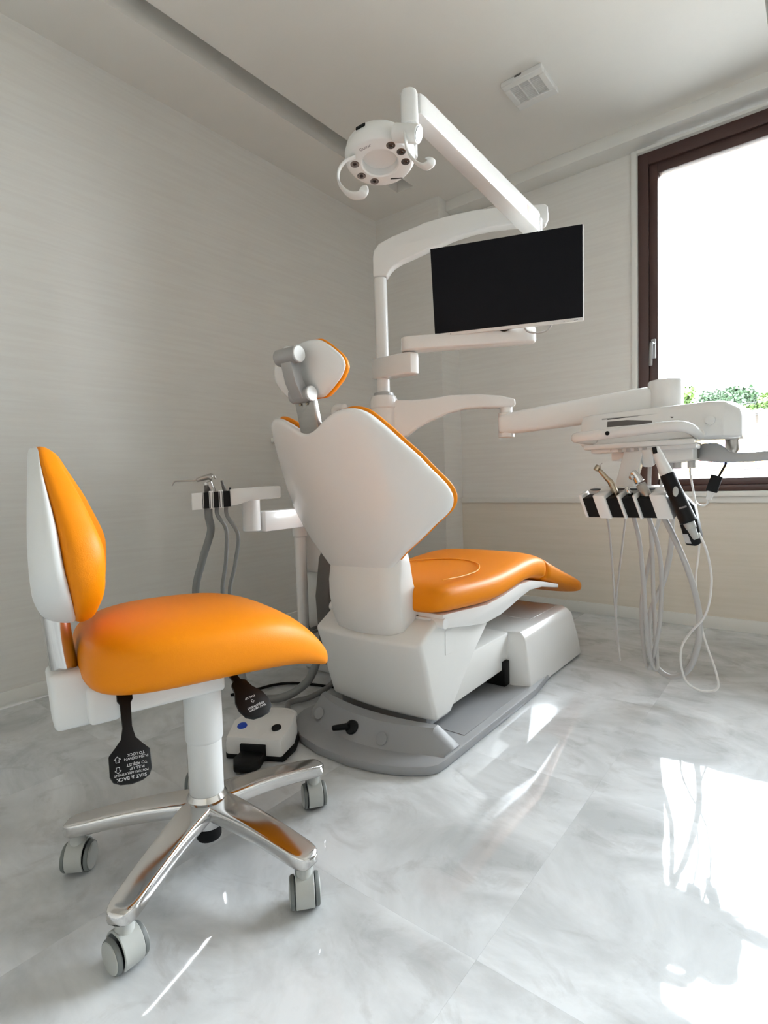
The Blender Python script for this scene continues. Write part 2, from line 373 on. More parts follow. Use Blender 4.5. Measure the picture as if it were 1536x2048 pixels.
sp('back_bracket', box((-.268, -.04, .358), (-.19, .04, .462), .01, 3, lambda p: V((p.x+(p.z-.41)*-.06, p.y*(1+(p.z-.41)*.8), p.z))), STOOLW)
sp('back_post', tube([(-.240, 0, .44), (-.247, 0, .50), (-.256, 0, .60)], .022, 20, rb=.022), CHROME)
# backrest (yawed a little)
BY = math.radians(9)
def bk(u, f, z):   # u across, f forward, z
    c, s = math.cos(BY), math.sin(BY)
    return V((-.262+f*c+u*s*1.0, u*c-f*s, z))
def wS(t): return interp([(0, .045), (.06, .085), (.18, .14), (.33, .168), (.48, .165), (.68, .132), (.85, .092), (.95, .058), (1, .03)], t)
def zS(t): return .545+.318*t
def edge(t): return interp([(0, .036), (.15, .036), (.5, .024), (1, -.008)], t)
def fS(s, t): return edge(t)+.015*s*s
sp('back_pad', slab(lambda s, t: bk(s*wS(t), fS(s, t)-.001, zS(t)), lambda s, t: bk(s*wS(t)*.82, fS(s, t)*.9+.02+interp([(0, .010), (.2, .036), (.42, .047), (.7, .030), (1, .004)], t)-.040*(1-abs(s))**1.6*math.sin(PI*min(1, .1+t)), .553+.297*t), 8, 14), ORANGE, sub=2)
sp('back_shell', slab(lambda s, t: bk(s*wS(t)*1.0, fS(s, t), zS(t)), lambda s, t: bk(s*wS(t)*.86, interp([(0, -.008), (.15, -.018), (.6, -.018), (.85, -.016), (1, -.016)], t)+.010*s*s, .556+.292*t), 8, 12), STOOLW, sub=2)
# levers with print
def lever(pts, wd, base, tip, side, nm, lines):
    o = V(base); d = (V(tip)-o); L = d.length; d.normalize()
    xa = V((1, 0, 0)); xa = (xa-d*xa.dot(d)).normalized(); nn = d.cross(xa)
    if nn.y > 0: nn = -nn
    bm = prism(pts, -.0035, .0035, lambda u, v, h: o+xa*u*wd+d*v*L+nn*h, .0015, 2)
    lv = sp(nm, bm, BLACK)
    for s, u, v, sz in lines:
        pos = o+xa*u+d*v*L+nn*.0037
        Y = d; Z = nn; X = Y.cross(Z)
        Mt = MX(((X.x, Y.x, Z.x, pos.x), (X.y, Y.y, Z.y, pos.y), (X.z, Y.z, Z.z, pos.z), (0, 0, 0, 1)))
        if s in ('U', 'D'):
            P = [(0, 1), (.9, .15), (.45, .15), (.45, -.8), (-.45, -.8), (-.45, .15), (-.9, .15)]
            if s == 'D': P = [(-a, -b) for a, b in P]
            bm = nb()
            for i in range(7):
                a, b = V((*P[i], 0))*sz, V((*P[(i+1) % 7], 0))*sz; add_tube(bm, [a, b], .0004, 4, smooth=False)
            part('arrow_print', bm, INK, lv, Mt=SM @ Mt)
        else: text('lettering', s, sz, SM @ Mt, INK, lv, .0003)
    return lv
pad = [(-.2, 0), (.2, 0), (.2, .12), (.14, .16), (.12, .42), (.18, .54), (.34, .62), (.5, .69), (.5, .89), (.43, .95), (.26, .985), (0, 1), (-.26, .985), (-.43, .95), (-.5, .89), (-.5, .69), (-.34, .62), (-.18, .54), (-.12, .42), (-.14, .16), (-.2, .12)]
lever(pad, .062, (-.164, -.105, .432), (-.176, -.205, .312), 0, 'height_lever', [('SEAT & BACK', 0, .94, .0074), ('POSTURE ADJUSTMENT', 0, .895, .0048), ('PULL UP\nTO ADJUST', .009, .835, .0060), ('PUSH DOWN\nTO LOCK', .009, .735, .0060), ('U', -.019, .845, .0052), ('D', -.019, .745, .0052)])
pad2 = [(-.10, 0), (.10, 0), (.12, .38), (.24, .42), (.30, .55), (.46, .68), (.5, .80), (.44, .92), (.26, .985), (0, 1), (-.26, .985), (-.44, .92), (-.5, .80), (-.46, .68), (-.30, .55), (-.24, .42), (-.12, .38)]
lever(pad2, .062, (.020, -.075, .435), (.046, -.205, .360), 0, 'lift_lever', [('SEAT HEIGHT\nADJUSTMENT', 0, .86, .0058), ('U', 0, .765, .0036), ('PULL UP', 0, .70, .0056)])
# column, hub, arms, casters
sp('lift_column', lathe([(.0, .385), (.038, .385), (.038, .262), (.037, .258), (.036, .256)], 32, None), STOOLW)
sp('lower_column', lathe([(.0, .27), (.0345, .27), (.0345, .148), (.0335, .143), (.0, .143)], 32), STOOLW)
sp('hub', lathe([(0, .146), (.036, .146), (.040, .138), (.046, .128), (.046, .108), (.036, .100), (.034, .088), (.030, .074), (0, .074)], 32), CHROME)
sp('bottom_cap', lathe([(0, .078), (.0255, .078), (.0255, .048), (.024, .045), (0, .045)], 28), BLACKM)
angs = [math.radians(a-74) for a in (-135.5, -64, 6, 79, 152)]
for k, a in enumerate(angs):
    R = MX.Rotation(a, 4, 'Z')
    rr = []
    for d, hw, zb, zt in [(.0, .034, .106, .138), (.05, .034, .104, .136), (.10, .0305, .102, .133), (.16, .0285, .096, .127), (.22, .027, .087, .117), (.255, .0265, .080, .110), (.275, .0235, .079, .107), (.287, .013, .082, .102)]:
        rr.append([V((d, u, (zb+zt)/2+v)) for u, v in sup(hw, (zt-zb)/2, 6, 20)])
    part('base_arm', loft(rr), CHROME, st, sub=1, Mt=SM @ R)
CYAW = [math.radians(c) for c in (44, 92, 50, 56, 40)]
for k, a in enumerate(angs):
    p = SM @ (MX.Rotation(a, 4, 'Z') @ V((.262, 0, 0)))
    Mk = MX.Translation((p.x, p.y, 0)) @ MX.Rotation(CYAW[k], 4, 'Z')     # local x = wheel axis, -y = towards room front
    bm = nb(); n = 12; W = .017; arc = []
    for i in range(n+1):
        t = math.radians(205-i*(245/n))
        arc.append((math.cos(t), math.sin(t)))
    prof = [(.0325*c, .0315+.0335*s) for c, s in arc]+[(.0285*c, .0315+.0295*s) for c, s in arc[::-1]]
    hood = prism([(-u, v) for u, v in prof], -W, W, lambda u, v, h: V((h, u, v)), .0012, 1, 50)
    cs = part('caster', hood, CAST, st, Mt=Mk)
    part('stem', lathe([(.0, .085), (.0145, .085), (.0145, .066), (.017, .060), (0, .060)], 20), CAST, cs, Mt=Mk)
    for s in (-1, 1):
        part('wheel', lathe([(0, 0), (.024, 0), (.0285, .002), (.0285, .006), (.027, .009), (0, .0095)], 24, frame((s*W*1.02, 0, .0285), (s, 0, 0))), CASTD, cs, Mt=Mk)
    for s in (-1, 1):
        part('wheel_cap', lathe([(0, 0), (.0255, 0), (.0245, .0014), (0, .0030)], 24, frame((s*(W*1.02+.0092), 0, .0285), (s, 0, 0))), CAST, cs, Mt=Mk)
    part('wheel_core', lathe([(0, -W), (.020, -W), (.020, W), (0, W)], 20, frame((0, 0, .0215), (1, 0, 0))), BLACKM, cs, Mt=Mk)

# ================================================================== DENTAL CHAIR
X0 = -1.06
ch = thing('dental_chair', 'orange and white dental treatment chair with reclined back on grey floor plate', 'dental chair', (X0, 1.7, 0))
# floor plate
hw = .28
arc = [(-.27, 1.185), (-.22, 1.125), (-.15, 1.085), (-.06, 1.065), (.05, 1.065), (.14, 1.083), (.21, 1.113), (.262, 1.150), (.28, 1.178)]
out = [(X0+a, b) for a, b in arc]+[(X0+.283, 1.21), (X0+.282, 1.82), (X0+.22, 2.30), (X0-.22, 2.30), (X0-.282, 1.82), (X0-.283, 1.22)]
part('floor_plate', prism(out, .0, .027, lambda u, v, h: V((u, v, h)), .007, 2, 60), BASEG, ch)
part('plate_inlay', box((X0-.13, 1.36, .027), (X0+.255, 1.79, .0285), .0005, 1), BASEG, ch)
rings = []
for i in range(13):
    s = -1+2*i/12; xx = X0+s*.222
    yo = 1.148+.055*s*s; yi = 1.246+.035*s*s
    if i == 0: xx -= .0
    top = .084
    rings.append([V((xx, yo-.012, .02)), V((xx, yo, .03)), V((xx, yo+.036, top-.012)), V((xx, yo+.046, top)), V((xx, yi-.012, top+.002)), V((xx, yi, top-.008)), V((xx, yi+.01, .02))])
# right end slopes down to the plate
last = rings[-1]; end = [V((p.x+.052, p.y+.016, min(p.z, .03))) for p in last]; rings.append(end)
first = rings[0]; rings.insert(0, [V((p.x-.03, p.y+.03, min(p.z, .05))) for p in first])
rp = part('ramp', loft(rings), BASEG, ch, ang=28)
nrm = V((0.05, -.8, .45)).normalized()
kn = part('joystick', lathe([(0, 0), (.021, 0), (.021, .010), (.017, .014), (0, .016)], 20, frame((-1.075, 1.172, .052), nrm)), BLACK, rp)
part('stick', tube([(-1.08, 1.160, .060), (-1.105, 1.146, .055), (-1.125, 1.139, .050)], lambda t: .010-.002*t, 10), BLACK, kn)
for xx, yy in ((-1.235, 1.196), (-.965, 1.176)):
    part('disc_cap', lathe([(0, 0), (.018, 0), (.018, .0012), (0, .0016)], 20, frame((xx, yy-.006, .050), nrm)), BASEG, rp)
# body
prof = [(1.290, .080), (1.264, .16), (1.238, .262), (1.216, .322), (1.305, .374), (1.42, .374), (1.60, .33), (1.615, .298), (1.51, .215), (1.37, .080)]
rear = {0, 1, 2, 3}
rings = []
for i in range(9):
    s = -1+2*i/8; xx = X0+s*.205
    rings.append([V((xx, y+(-.022*(1-s*s) if j in rear else 0), z)) for j, (y, z) in enumerate(prof)])
bm = loft(rings); bevel_sharp(bm, .012, 3, 40)
bd = part('body', bm, WHITE2, ch, ang=30)
part('side_hatch', box((X0+.2035, 1.345, .262), (X0+.2065, 1.405, .335), .001, 1), WHITE2, bd)
part('toe_gap', box((X0-.175, 1.298, .05), (X0+.165, 1.42, .082), .002, 1), BASEG, bd)
part('top_deck', box((X0-.16, 1.30, .372), (X0+.185, 1.5, .379), .002, 1), BEIGEP, bd)
part('deck_switch', box((X0+.115, 1.30, .379), (X0+.135, 1.318, .3805), 0), BLACKM, bd)
# link housing and front box
part('link_housing', prism([(1.38, .076), (1.50, .19), (1.53, .214), (1.86, .216), (1.872, .205), (1.86, .10), (1.78, .086)], X0-.17, X0+.178, lambda u, v, h: V((h, u, v)), .008, 2, 30), WHITE2, ch)
bm = nb(); rings = []
def fb(z, t):
    hwb = .262-.028*t; y0 = 1.80+.01*t; y1 = 2.385-.045*t; c = .055
    return [V((X0+a, b, z)) for a, b in ((-hwb, y0+c), (-hwb+c, y0), (hwb-c, y0), (hwb, y0+c*.4), (hwb, y1-.03), (hwb-.03, y1), (-hwb+.03, y1), (-hwb, y1-.03))]
rings = [fb(.006, 0), fb(.10, .4), fb(.195, .95), [V((p.x*1+(X0-p.x)*.04, p.y, p.z+.022)) for p in fb(.195, 1.3)]]
bm = loft(rings)
bevel_sharp(bm, .008, 3, 22); fbx = part('front_box', bm, WHITE, ch, ang=30)
part('top_panel', box((X0-.19, 2.02, .2165), (X0+.175, 2.30, .2185), .001, 1), WHITE, fbx)
part('gap_block', box((X0-.15, 1.76, .03), (X0+.19, 1.80, .12), .004), BLACKM, ch)
# seat frame
part('seat_frame', prism([(1.315, .35), (1.45, .328), (1.56, .310), (1.67, .315), (1.76, .330), (1.84, .346), (1.92, .357), (2.03, .350), (2.20, .318), (2.20, .334), (2.03, .372), (1.93, .392), (1.83, .394), (1.7, .378), (1.58, .37), (1.40, .385), (1.31, .392)], X0-.222, X0+.222, lambda u, v, h: V((h, u, v)), .004, 2, 45), WHITE, ch)
part('frame_hinge', cyl((X0-.226, 1.318, .365), (X0+.226, 1.318, .365), .016), WHITE, ch)
# cushions
def cushion(secs, e=3.6, n=28, dish=0):
    rr = []
    for y, hw_, zb, zt, ds in secs:
        ring = []
        for u, v in sup(hw_, (zt-zb)/2, e, n):
            z = (zb+zt)/2+v
            if v > 0: z -= ds*(1-(u/hw_)**2)
            ring.append(V((X0+u*(1-.10*max(0, min(1, (1.40-y)/.1))*(u < 0)), y, z)))
        rr.append(ring)
    return loft(rr)
seat = cushion([(1.280, .195, .412, .445, 0), (1.285, .222, .398, .465, 0), (1.302, .238, .388, .482, .006), (1.35, .245, .382, .490, .012), (1.45, .246, .373, .484, .014), (1.58, .246, .362, .480, .014), (1.70, .244, .368, .482, .012), (1.82, .24, .384, .490, .008), (1.92, .237, .389, .496, .003), (2.00, .234, .378, .490, 0), (2.055, .232, .362, .473, 0), (2.062, .228, .364, .468, 0)])
sc_ = part('seat_cushion', seat, ORANGE, ch, sub=1)
def ztop(y): return interp([(1.2, .462), (1.32, .478), (1.45, .470), (1.6, .466), (1.75, .474), (1.85, .486)], y)+.003
P = []
for i in range(21):
    t = -PI/2*1.0+PI*i/20
    u = .205*math.sin(t); yy = 1.34+.43*abs(math.cos(t))**.75
    P.append((X0+u, yy, ztop(yy)+.010*(u/.24)**2))
part('seam', tube(P, .0022, 6, 3), PIPING, sc_)
leg = cushion([(2.066, .228, .360, .466, 0), (2.074, .231, .357, .468, 0), (2.14, .23, .334, .442, 0), (2.26, .226, .302, .396, 0), (2.37, .225, .272, .358, 0), (2.45, .223, .248, .330, 0), (2.505, .217, .234, .308, 0), (2.522, .205, .242, .296, 0)])
part('leg_rest', leg, ORANGE, ch, sub=1)
# pivot cover
rings = []
for z, yr, hw_, dep in [(.330, 1.212, .120, .09), (.338, 1.202, .128, .10), (.375, 1.188, .136, .11), (.43, 1.180, .140, .105), (.48, 1.178, .139, .085), (.54, 1.188, .137, .065), (.58, 1.2, .130, .05)]:
    r = []
    for i in range(11):
        s = -1+2*i/10; r.append(V((X0-.002+s*hw_, yr+.028*s*s+(.016 if abs(s) > .97 else 0), z)))
    for i in range(11):
        s = 1-2*i/10; r.append(V((X0-.002+s*hw_, yr+.028+dep-.01*(1-s*s), z)))
    rings.append(r)
bm = loft(rings); bevel_sharp(bm, .006, 2, 45); pc = part('pivot_cover', bm, WHITE2, ch, ang=35)
# backrest
def wB(t): return interp([(0, .095), (.09, .138), (.3, .248), (.4, .302), (.47, .320), (.54, .315), (.7, .276), (.86, .234), (.95, .206), (1, .180)], t)
def vtop(u):
    a = abs(u); v = .512-.060*math.exp(-(u/.080)**2)
    return v
def vrnd(u, t):
    a = abs(u); return max(0, a-.13)**2/.0081*.06*t**9 if a > .13 else 0
def bP(u, v, off, k=1.38):
    return V((-1.068+u, 1.205-.40*v+k*u*u+off*.926, .500+.918*v+off*.377*.6))
def bA(s, t, sc=1., off=0, dv=0):
    u = s*wB(t)*sc; return bP(u, t*(vtop(u/sc)+dv)-vrnd(u, t), off)
part('back_shell', slab(lambda s, t: bA(s, t, .965, -.004+.0*s), lambda s, t: bA(s, t, .995, .026), 16, 18), WHITE, ch, sub=2)
part('back_pad', slab(lambda s, t: bA(s, t, 1.012, .026, .006), lambda s, t: bA(s, t, .95, .050, -.004), 16, 18), ORANGE, ch, sub=2)
# headrest
def wH(t): return interp([(0, .058), (.15, .092), (.35, .122), (.55, .138), (.72, .134), (.88, .108), (1, .072)], t)
def hP(s, t, sc, off, dz=0):
    u = s*wH(t)*sc; vt_ = .162+dz-.012*math.exp(-(u/.04)**2)-.02*(u/.12)**2
    v = (t-.5)*sc*vt_+.5*vt_
    return V((X0-.018+u, 1.034-.16*v+1.0*u*u+off, 1.004+.95*v))
part('headrest_shell', slab(lambda s, t: hP(s, t, .97, -.012*(1-s*s)), lambda s, t: hP(s, t, 1., .014), 12, 12), WHITE, ch, sub=2)
part('headrest_pad', slab(lambda s, t: hP(s, t, 1.03, .012, .005), lambda s, t: hP(s, t, .9, .045, -.004), 12, 12), ORANGE, ch, sub=2)
ju, jl = V((X0, .962, 1.105)), V((X0, 1.004, 1.012))
hg = part('headrest_link', prism([(.040, .018), (.047, 0), (.040, -.018), (-.02, -.026), (-.06, -.019), (-.062, 0), (-.055, .016), (-.01, .006)], -.020, .020, lambda u, v, h: V((X0+h, (ju.y+jl.y)/2-.002+v-u*.40, (ju.z+jl.z)/2+u)), .003, 2, 50), ALU, ch)
for c, r, L, nm in ((ju, .0215, .037, 'joint'), (jl, .0205, .034, 'joint')):
    j = part(nm, cyl(c-V((L, 0, 0)), c+V((L, 0, 0)), r, 28), ALU, hg)
for c, r, L in ((ju, .0205, .037), (jl, .0195, .034)):
    part('joint_cap', cyl(c+V((L, 0, 0)), c+V((L+.004, 0, 0)), r, 28, .002), WHITE, hg)
po = part('headrest_post', prism([(-.008, 1.005), (.010, 1.005), (.022, .905), (.004, .905)], X0-.035, X0+.035, lambda u, v, h: V((h, 1.014+u+.05*(1.005-v)*2, v)), .003, 2, 50), STEEL, ch)
for s in (-1, 1): part('screw', lathe([(0, 0), (.004, 0), (.0035, .0015), (0, .0015)], 14, frame((X0+s*.013, 1.0075, .988), (0, -1, .1))), GOLDST, po)

# ================================================================== DENTAL UNIT COLUMN
PX, PY = -1.45, 1.845
un = thing('dental_unit', 'white dental unit column with tall light pole beside the treatment chair', 'dental unit', (PX, PY, 0))
part('upper_body', box((-1.70, 1.52, .42), (-1.43, 1.92, .92), .02, 3), WHITE, un)
part('lower_body', box((-1.70, 1.56, 0), (-1.43, 1.90, .33), .015, 3), WHITE2, un)
part('recess', box((-1.69, 1.585, .325), (-1.435, 1.89, .425), .004), WHITE2, un)
part('side_connector', prism([(1.43, .10), (1.50, .08), (1.66, .08), (1.66, .6), (1.50, .6), (1.44, .5), (1.415, .36)], -1.47, -1.40, lambda u, v, h: V((h, u, v)), .01, 2), DARKG, un)
part('bowl_rim', lathe([(0, .905), (.07, .915), (.105, .95), (.11, .955), (.105, .96), (.06, .93), (0, .925)], 28, MX.Translation((-1.58, 1.66, 0))), WHITE, un)
part('cup_filler', tube([(-1.66, 1.76, .90), (-1.66, 1.76, 1.06), (-1.65, 1.75, 1.098), (-1.61, 1.74, 1.105), (-1.575, 1.735, 1.098)], .014, 12), WHITE, un)
part('pole_socket', lathe([(.056, .90), (.056, 1.085), (.060, 1.09), (.060, 1.118), (.052, 1.138), (.034, 1.146), (0, 1.146)], 32, MX.Translation((PX, PY, 0))), WHITE, un)
part('pole_collar', lathe([(0, 1.14), (.044, 1.14), (.042, 1.152), (.03, 1.156), (0, 1.156)], 32, MX.Translation((PX, PY, 0))), ALU, un)
part('light_pole', lathe([(0, 1.15), (.0275, 1.15), (.0275, 1.626), (.0265, 1.628), (0, 1.628)], 32, MX.Translation((PX, PY, 0))), WHITE, un)
BH = math.radians(35)
part('table_bow_arm', prism([(-.03, 1.118), (.049, 1.118), (.12, 1.116), (.195, 1.119), (.278, 1.130), (.402, 1.129), (.49, 1.119), (.515, 1.112), (.545, 1.105), (.548, 1.078), (.535, 1.070), (.42, 1.073), (.339, 1.072), (.27, 1.056), (.193, 1.026), (.14, .998), (.097, .967), (.0, .94), (-.03, .94)], -.034, .03, lambda u, v, h: V((PX+u*math.cos(BH)-h*math.sin(BH), PY+u*math.sin(BH)+h*math.cos(BH), v)), .008, 3, 30), WHITE, un)
# ================================================================== OPERATING LIGHT with its bow arm
lt = thing('operating_light', 'white ring-shaped operating light with two curved handles on a long overhead arm', 'dental light', (PX, PY, 1.628))
A = math.radians(31.6)
part('bow_arm', prism([(-.027, 1.630), (-.027, 1.70), (-.022, 1.735), (.0, 1.762), (.05, 1.785), (.193, 1.832), (.30, 1.853), (.398, 1.865), (.50, 1.868), (.60, 1.866), (.672, 1.864), (.685, 1.855), (.685, 1.795), (.675, 1.788), (.557, 1.794), (.47, 1.791), (.397, 1.783), (.32, 1.765), (.253, 1.743), (.20, 1.724), (.148, 1.704), (.10, 1.688), (.064, 1.670), (.045, 1.652), (.034, 1.635), (.028, 1.630)], -.026, .026, lambda u, v, h: V((PX+u*math.cos(A)-h*math.sin(A), PY+u*math.sin(A)+h*math.cos(A), v)), .007, 3, 50), WHITE, lt, ang=30)
P0, P1 = V((-.838, 1.228, 1.755)), V((-.893, 2.125, 1.772))
dv = (P1-P0).normalized(); sx = V((dv.y, -dv.x, 0)).normalized(); uz = sx.cross(dv)
if uz.z < 0: uz = -uz
rings = []
for t, hw_, hh in ((0, .022, .026), (.03, .024, .029), (.5, .027, .034), (.97, .031, .040), (1, .029, .038)):
    c = P0+(P1-P0)*t; rings.append([c+sx*a*hw_+uz*b*hh for a, b in ((-1, -1), (1, -1), (1, 1), (-1, 1))])
bm = loft(rings); bevel_sharp(bm, .006, 2, 40); ba = part('light_beam', bm, WHITE, lt)
c = P0+(P1-P0)*.86; part('sticker', box((-.0003, -.017, -.013), (.0003, .017, .013), 0, 1, lambda p: c+sx*(.0302+p.x)+dv*p.y+uz*(p.z+.004)), ORSTK, ba)
part('beam_joint', cyl((P1.x, P1.y, 1.79), (P1.x, P1.y, 1.74), .034), WHITE, lt)
part('swivel_post', lathe([(0, 0), (.021, 0), (.023, .003), (.023, .075), (.020, .084), (0, .086)], 28, MX.Translation((-.842, 1.216, 1.700))), WHITE, lt)
part('drop_stem', cyl((-.842, 1.216, 1.62), (-.842, 1.216, 1.702), .018), WHITE, lt)
nL = V((.10, -.13, -.985)).normalized()
LM = frame((-.900, 1.160, 1.650), nL, (math.cos(YAW), math.sin(YAW), 0))     # z axis points out of the light face
hd = part('lamp_head', lathe([(0, -.022), (.045, -.020), (.072, -.008), (.086, .010), (.091, .028), (.089, .042), (.083, .050), (.080, .052), (.049, .052), (.046, .049), (.0455, .030), (0, .030)], 48, LM), WHITE2, lt)
for a in (66, 36, 4, 180, 220, 256):
    t = math.radians(a); q = LM @ V((.0655*math.cos(t), .0655*math.sin(t), .0505))
    ln = part('led_lens', lathe([(0, -.004), (.0115, -.004), (.0115, .0022), (.0095, .0026), (0, .0008)], 20, frame(q, nL)), LENSG, hd)
    part('lens_core', lathe([(0, -.003), (.006, .0012), (.0045, .0034), (0, .004)], 14, frame(q, nL)), LENSD, ln)
q = LM @ V((.070*math.cos(math.radians(-52)), .070*math.sin(math.radians(-52)), .0515))
part('vent_slot', box((-.016, -.0016, -.001), (.016, .0016, .0010), 0, 1), BLACKM, hd, Mt=frame(q, nL, rt*.94+V((0, 0, .34))))
ra = math.radians(122); rd = LM.to_3x3() @ V((math.cos(ra), math.sin(ra), -.25)); q = LM @ V((.0885*math.cos(ra), .0885*math.sin(ra), .012))
part('label_plate', box((-.013, -.004, -.002), (.013, .004, .001), 0, 1), BLACKM, hd, Mt=frame(q, rd, LM.to_3x3() @ V((math.sin(ra), -math.cos(ra), 0))))
q = LM @ V((-.037, .0545, .0521)); text('lettering', 'Guizar', .0125, LM @ MX.Translation((-.037, .0545, .0521)) @ MX.Rotation(math.radians(32), 4, 'Z'), INKG, hd, .0003)
part('handle', tube([(-.800, 1.125, 1.622), (-.782, 1.108, 1.606), (-.775, 1.10, 1.59), (-.773, 1.10, 1.573), (-.766, 1.10, 1.55), (-.747, 1.10, 1.524), (-.725, 1.10, 1.506), (-.708, 1.10, 1.506), (-.705, 1.10, 1.514), (-.712, 1.10, 1.52)], .0032, 10, rb=.0115, up=(1, 0, 0)), WHITE2, lt)
part('handle', tube([(-.925, 1.09, 1.600), (-.945, 1.075, 1.590), (-.963, 1.07, 1.573), (-.966, 1.07, 1.547), (-.949, 1.07, 1.519), (-.923, 1.07, 1.497), (-.896, 1.07, 1.488), (-.883, 1.07, 1.493), (-.885, 1.07, 1.502), (-.893, 1.07, 1.502)], .0032, 10, rb=.0115, up=(.3, 0, 1)), WHITE2, lt)
part('tilt_joint', cyl((-.812, 1.110, 1.622), (-.752, 1.122, 1.600), .0205, 28), WHITE2, lt)
part('joint_cap', cyl((-.752, 1.122, 1.600), (-.7505, 1.1223, 1.5994), .0165, 28, .0004), ALU, lt)

# ================================================================== MONITOR
mo = thing('monitor', 'flat black-screen monitor in a slim white bezel on a jointed white arm', 'monitor', (PX, PY, 1.2))
mc = V((-.905, 1.885, 1.486)); mr = V((.940, .342, -.002)).normalized(); mu = V((.053, -.14, .989)); mu = (mu-mr*mu.dot(mr)).normalized(); mn = mr.cross(mu)   # normal
if mn.y > 0: mn = -mn
mback = -mn
MM = MX(((mr.x, mu.x, mn.x, mc.x), (mr.y, mu.y, mn.y, mc.y), (mr.z, mu.z, mn.z, mc.z), (0, 0, 0, 1)))
if MM.to_3x3().determinant() < 0: print('monitor frame flipped')
hs = part('housing', box((-.270, -.159, -.022), (.270, .159, -.001), .003, 2), WHITE2, mo, Mt=MM)
part('screen', box((-.2685, -.1475, -.003), (.2685, .158, .0003), .0006, 1), SCREEN, mo, Mt=MM)
part('rear_bulge', box((-.17, -.12, -.05), (.17, .11, -.02), .015, 3), WHITE2, mo, Mt=MM)
text('lettering', 'EIZO', .006, MM @ MX.Translation((-.248, -.1535, 0.0002)), INKG, hs, .0003)
part('logo_dot', lathe([(0, 0), (.003, 0), (.003, .0006), (0, .0006)], 14, frame(MM @ V((-.262, -.1535, -.001)), mn)), BLACKM, hs)
for u, w_ in ((-.241+.008, .004), (.205, .002), (.218, .002)): part('button', box((u-w_, -.1555, -.001), (u+w_, -.1545, .0004), 0, 1), INKG, hs, Mt=MM)
part('power_led', lathe([(0, 0), (.0018, 0), (.0018, .0005), (0, .0005)], 10, frame(MM @ V((-.208, -.1535, -.001)), mn)), BLACKM, hs)
part('button', box((.238, -.1552, -.001), (.252, -.1540, .0004), 0, 1), INKG, hs, Mt=MM)
bk_ = part('pole_bracket', prism([(-.037, .030), (-.037, -.030), (-.028, -.037), (.18, -.034), (.206, -.020), (.21, .0), (.206, .020), (.18, .034), (-.028, .037)], 1.212, 1.296, lambda u, v, h: V((PX+u*math.cos(-.25)-v*math.sin(-.25), PY+u*math.sin(-.25)+v*math.cos(-.25), h+.0-u*.06)), .007, 3, 60), WHITE, mo)
e0, e1 = V((-1.27, 1.795, 0)), V((-.875, 2.0, 0)); ed = (e1-e0).normalized(); en = V((-ed.y, ed.x, 0)); EL = (e1-e0).length
oval = [(-.036*math.cos(math.radians(a)), .036*math.sin(math.radians(a))) for a in range(90, -91, -20)]
pl = [(u, v) for u, v in oval]+[(EL-u, -v) for u, v in [(-.036*math.cos(math.radians(a)), .036*math.sin(math.radians(a))) for a in range(90, -91, -20)]]
part('monitor_arm', prism(pl, 1.288, 1.342, lambda u, v, h: e0+ed*u+en*v+V((0, 0, h)), .006, 3, 60), WHITE, mo)
part('arm_post', cyl((-.90, 1.985, 1.34), (-.90, 1.985, 1.49), .022), WHITE2, mo)
part('mount_plate', box((-.05, -.05, -.10), (.05, .05, -.045), .006), WHITE2, mo, Mt=MM)
part('cable', tube([(-.87, 1.955, 1.36), (-.85, 1.96, 1.318), (-.80, 1.985, 1.312), (-.77, 1.99, 1.335), (-.765, 1.985, 1.37)], .0035, 8), HOSE, mo)
part('arm_slot', tube([(-.955, 1.92, 1.343), (-.93, 1.93, 1.332), (-.905, 1.94, 1.343)], .005, 6), BLACKM, mo)

# ================================================================== INSTRUMENT TABLE
TBL = MX.Translation((0, 0, -.2418)) @ MX.Scale(1.31, 4)      # table group: modelled small, placed at its real size beside the chair
XF = TBL
it = thing('instrument_table', 'white instrument table with tray rim, display and hose holder on a swing arm', 'instrument table', (-.37, 1.75, .8))
# spring arm: tapered box from bow end to table post
XF = None
a0, a1 = V((-1.030, 2.125, 1.003)), V((-.50, 2.345, 1.062))
ad = (a1-a0).normalized(); an = V((-ad.y, ad.x, 0)).normalized(); au = V((0, 0, 1))
rings = []
for t, hh, hw_ in ((-.05, .030, .026), (-.03, .040, .032), (.04, .047, .036), (.5, .052, .038), (.9, .057, .040), (1.0, .057, .040)):
    c = a0+(a1-a0)*t; rings.append([c+an*u+au*v for u, v in sup(hw_, hh, 4, 20)])
part('spring_arm', loft(rings), BEIGEP, it, sub=1)
part('arm_pivot', cyl((-1.028, 2.135, 1.03), (-1.028, 2.135, 1.075), .026), WHITE, it)
part('arm_end', cyl((-1.028, 2.135, .948), (-1.028, 2.135, 1.05), .034, 28), BEIGEP, it)
XF = TBL
part('table_post', lathe([(0, .93), (.047, .93), (.047, 1.045), (.044, 1.05), (0, 1.05)], 32, MX.Translation((-.355, 1.795, 0))), WHITE, it)
prf = [(1.575, .862), (1.585, .93), (1.60, .950), (1.78, .966), (1.80, .955), (1.80, .868), (1.79, .858), (1.60, .855)]
rings = []
for xx, k, dz in ((-.535, .93, 0), (-.50, 1, 0), (-.35, 1, .003), (-.22, 1, .006), (-.185, .98, .004), (-.155, .80, -.006), (-.147, .70, -.010)):
    cy, cz = 1.69, .908
    rings.append([V((xx, cy+(y-cy)*k, cz+(z-cz)*k+dz)) for y, z in prf])
bm = loft(rings); bevel_sharp(bm, .007, 2, 30); tb = part('table_body', bm, WHITE, it, ang=32)
FM = frame((-.40, 1.585, .918), (0, -.985, .17), (1, 0, 0))
part('display_bezel', box((-.075, -.014, -.002), (.075, .018, .0015), .0006, 1), ALU, tb, Mt=FM @ MX.Translation((.0, 0, .0)))
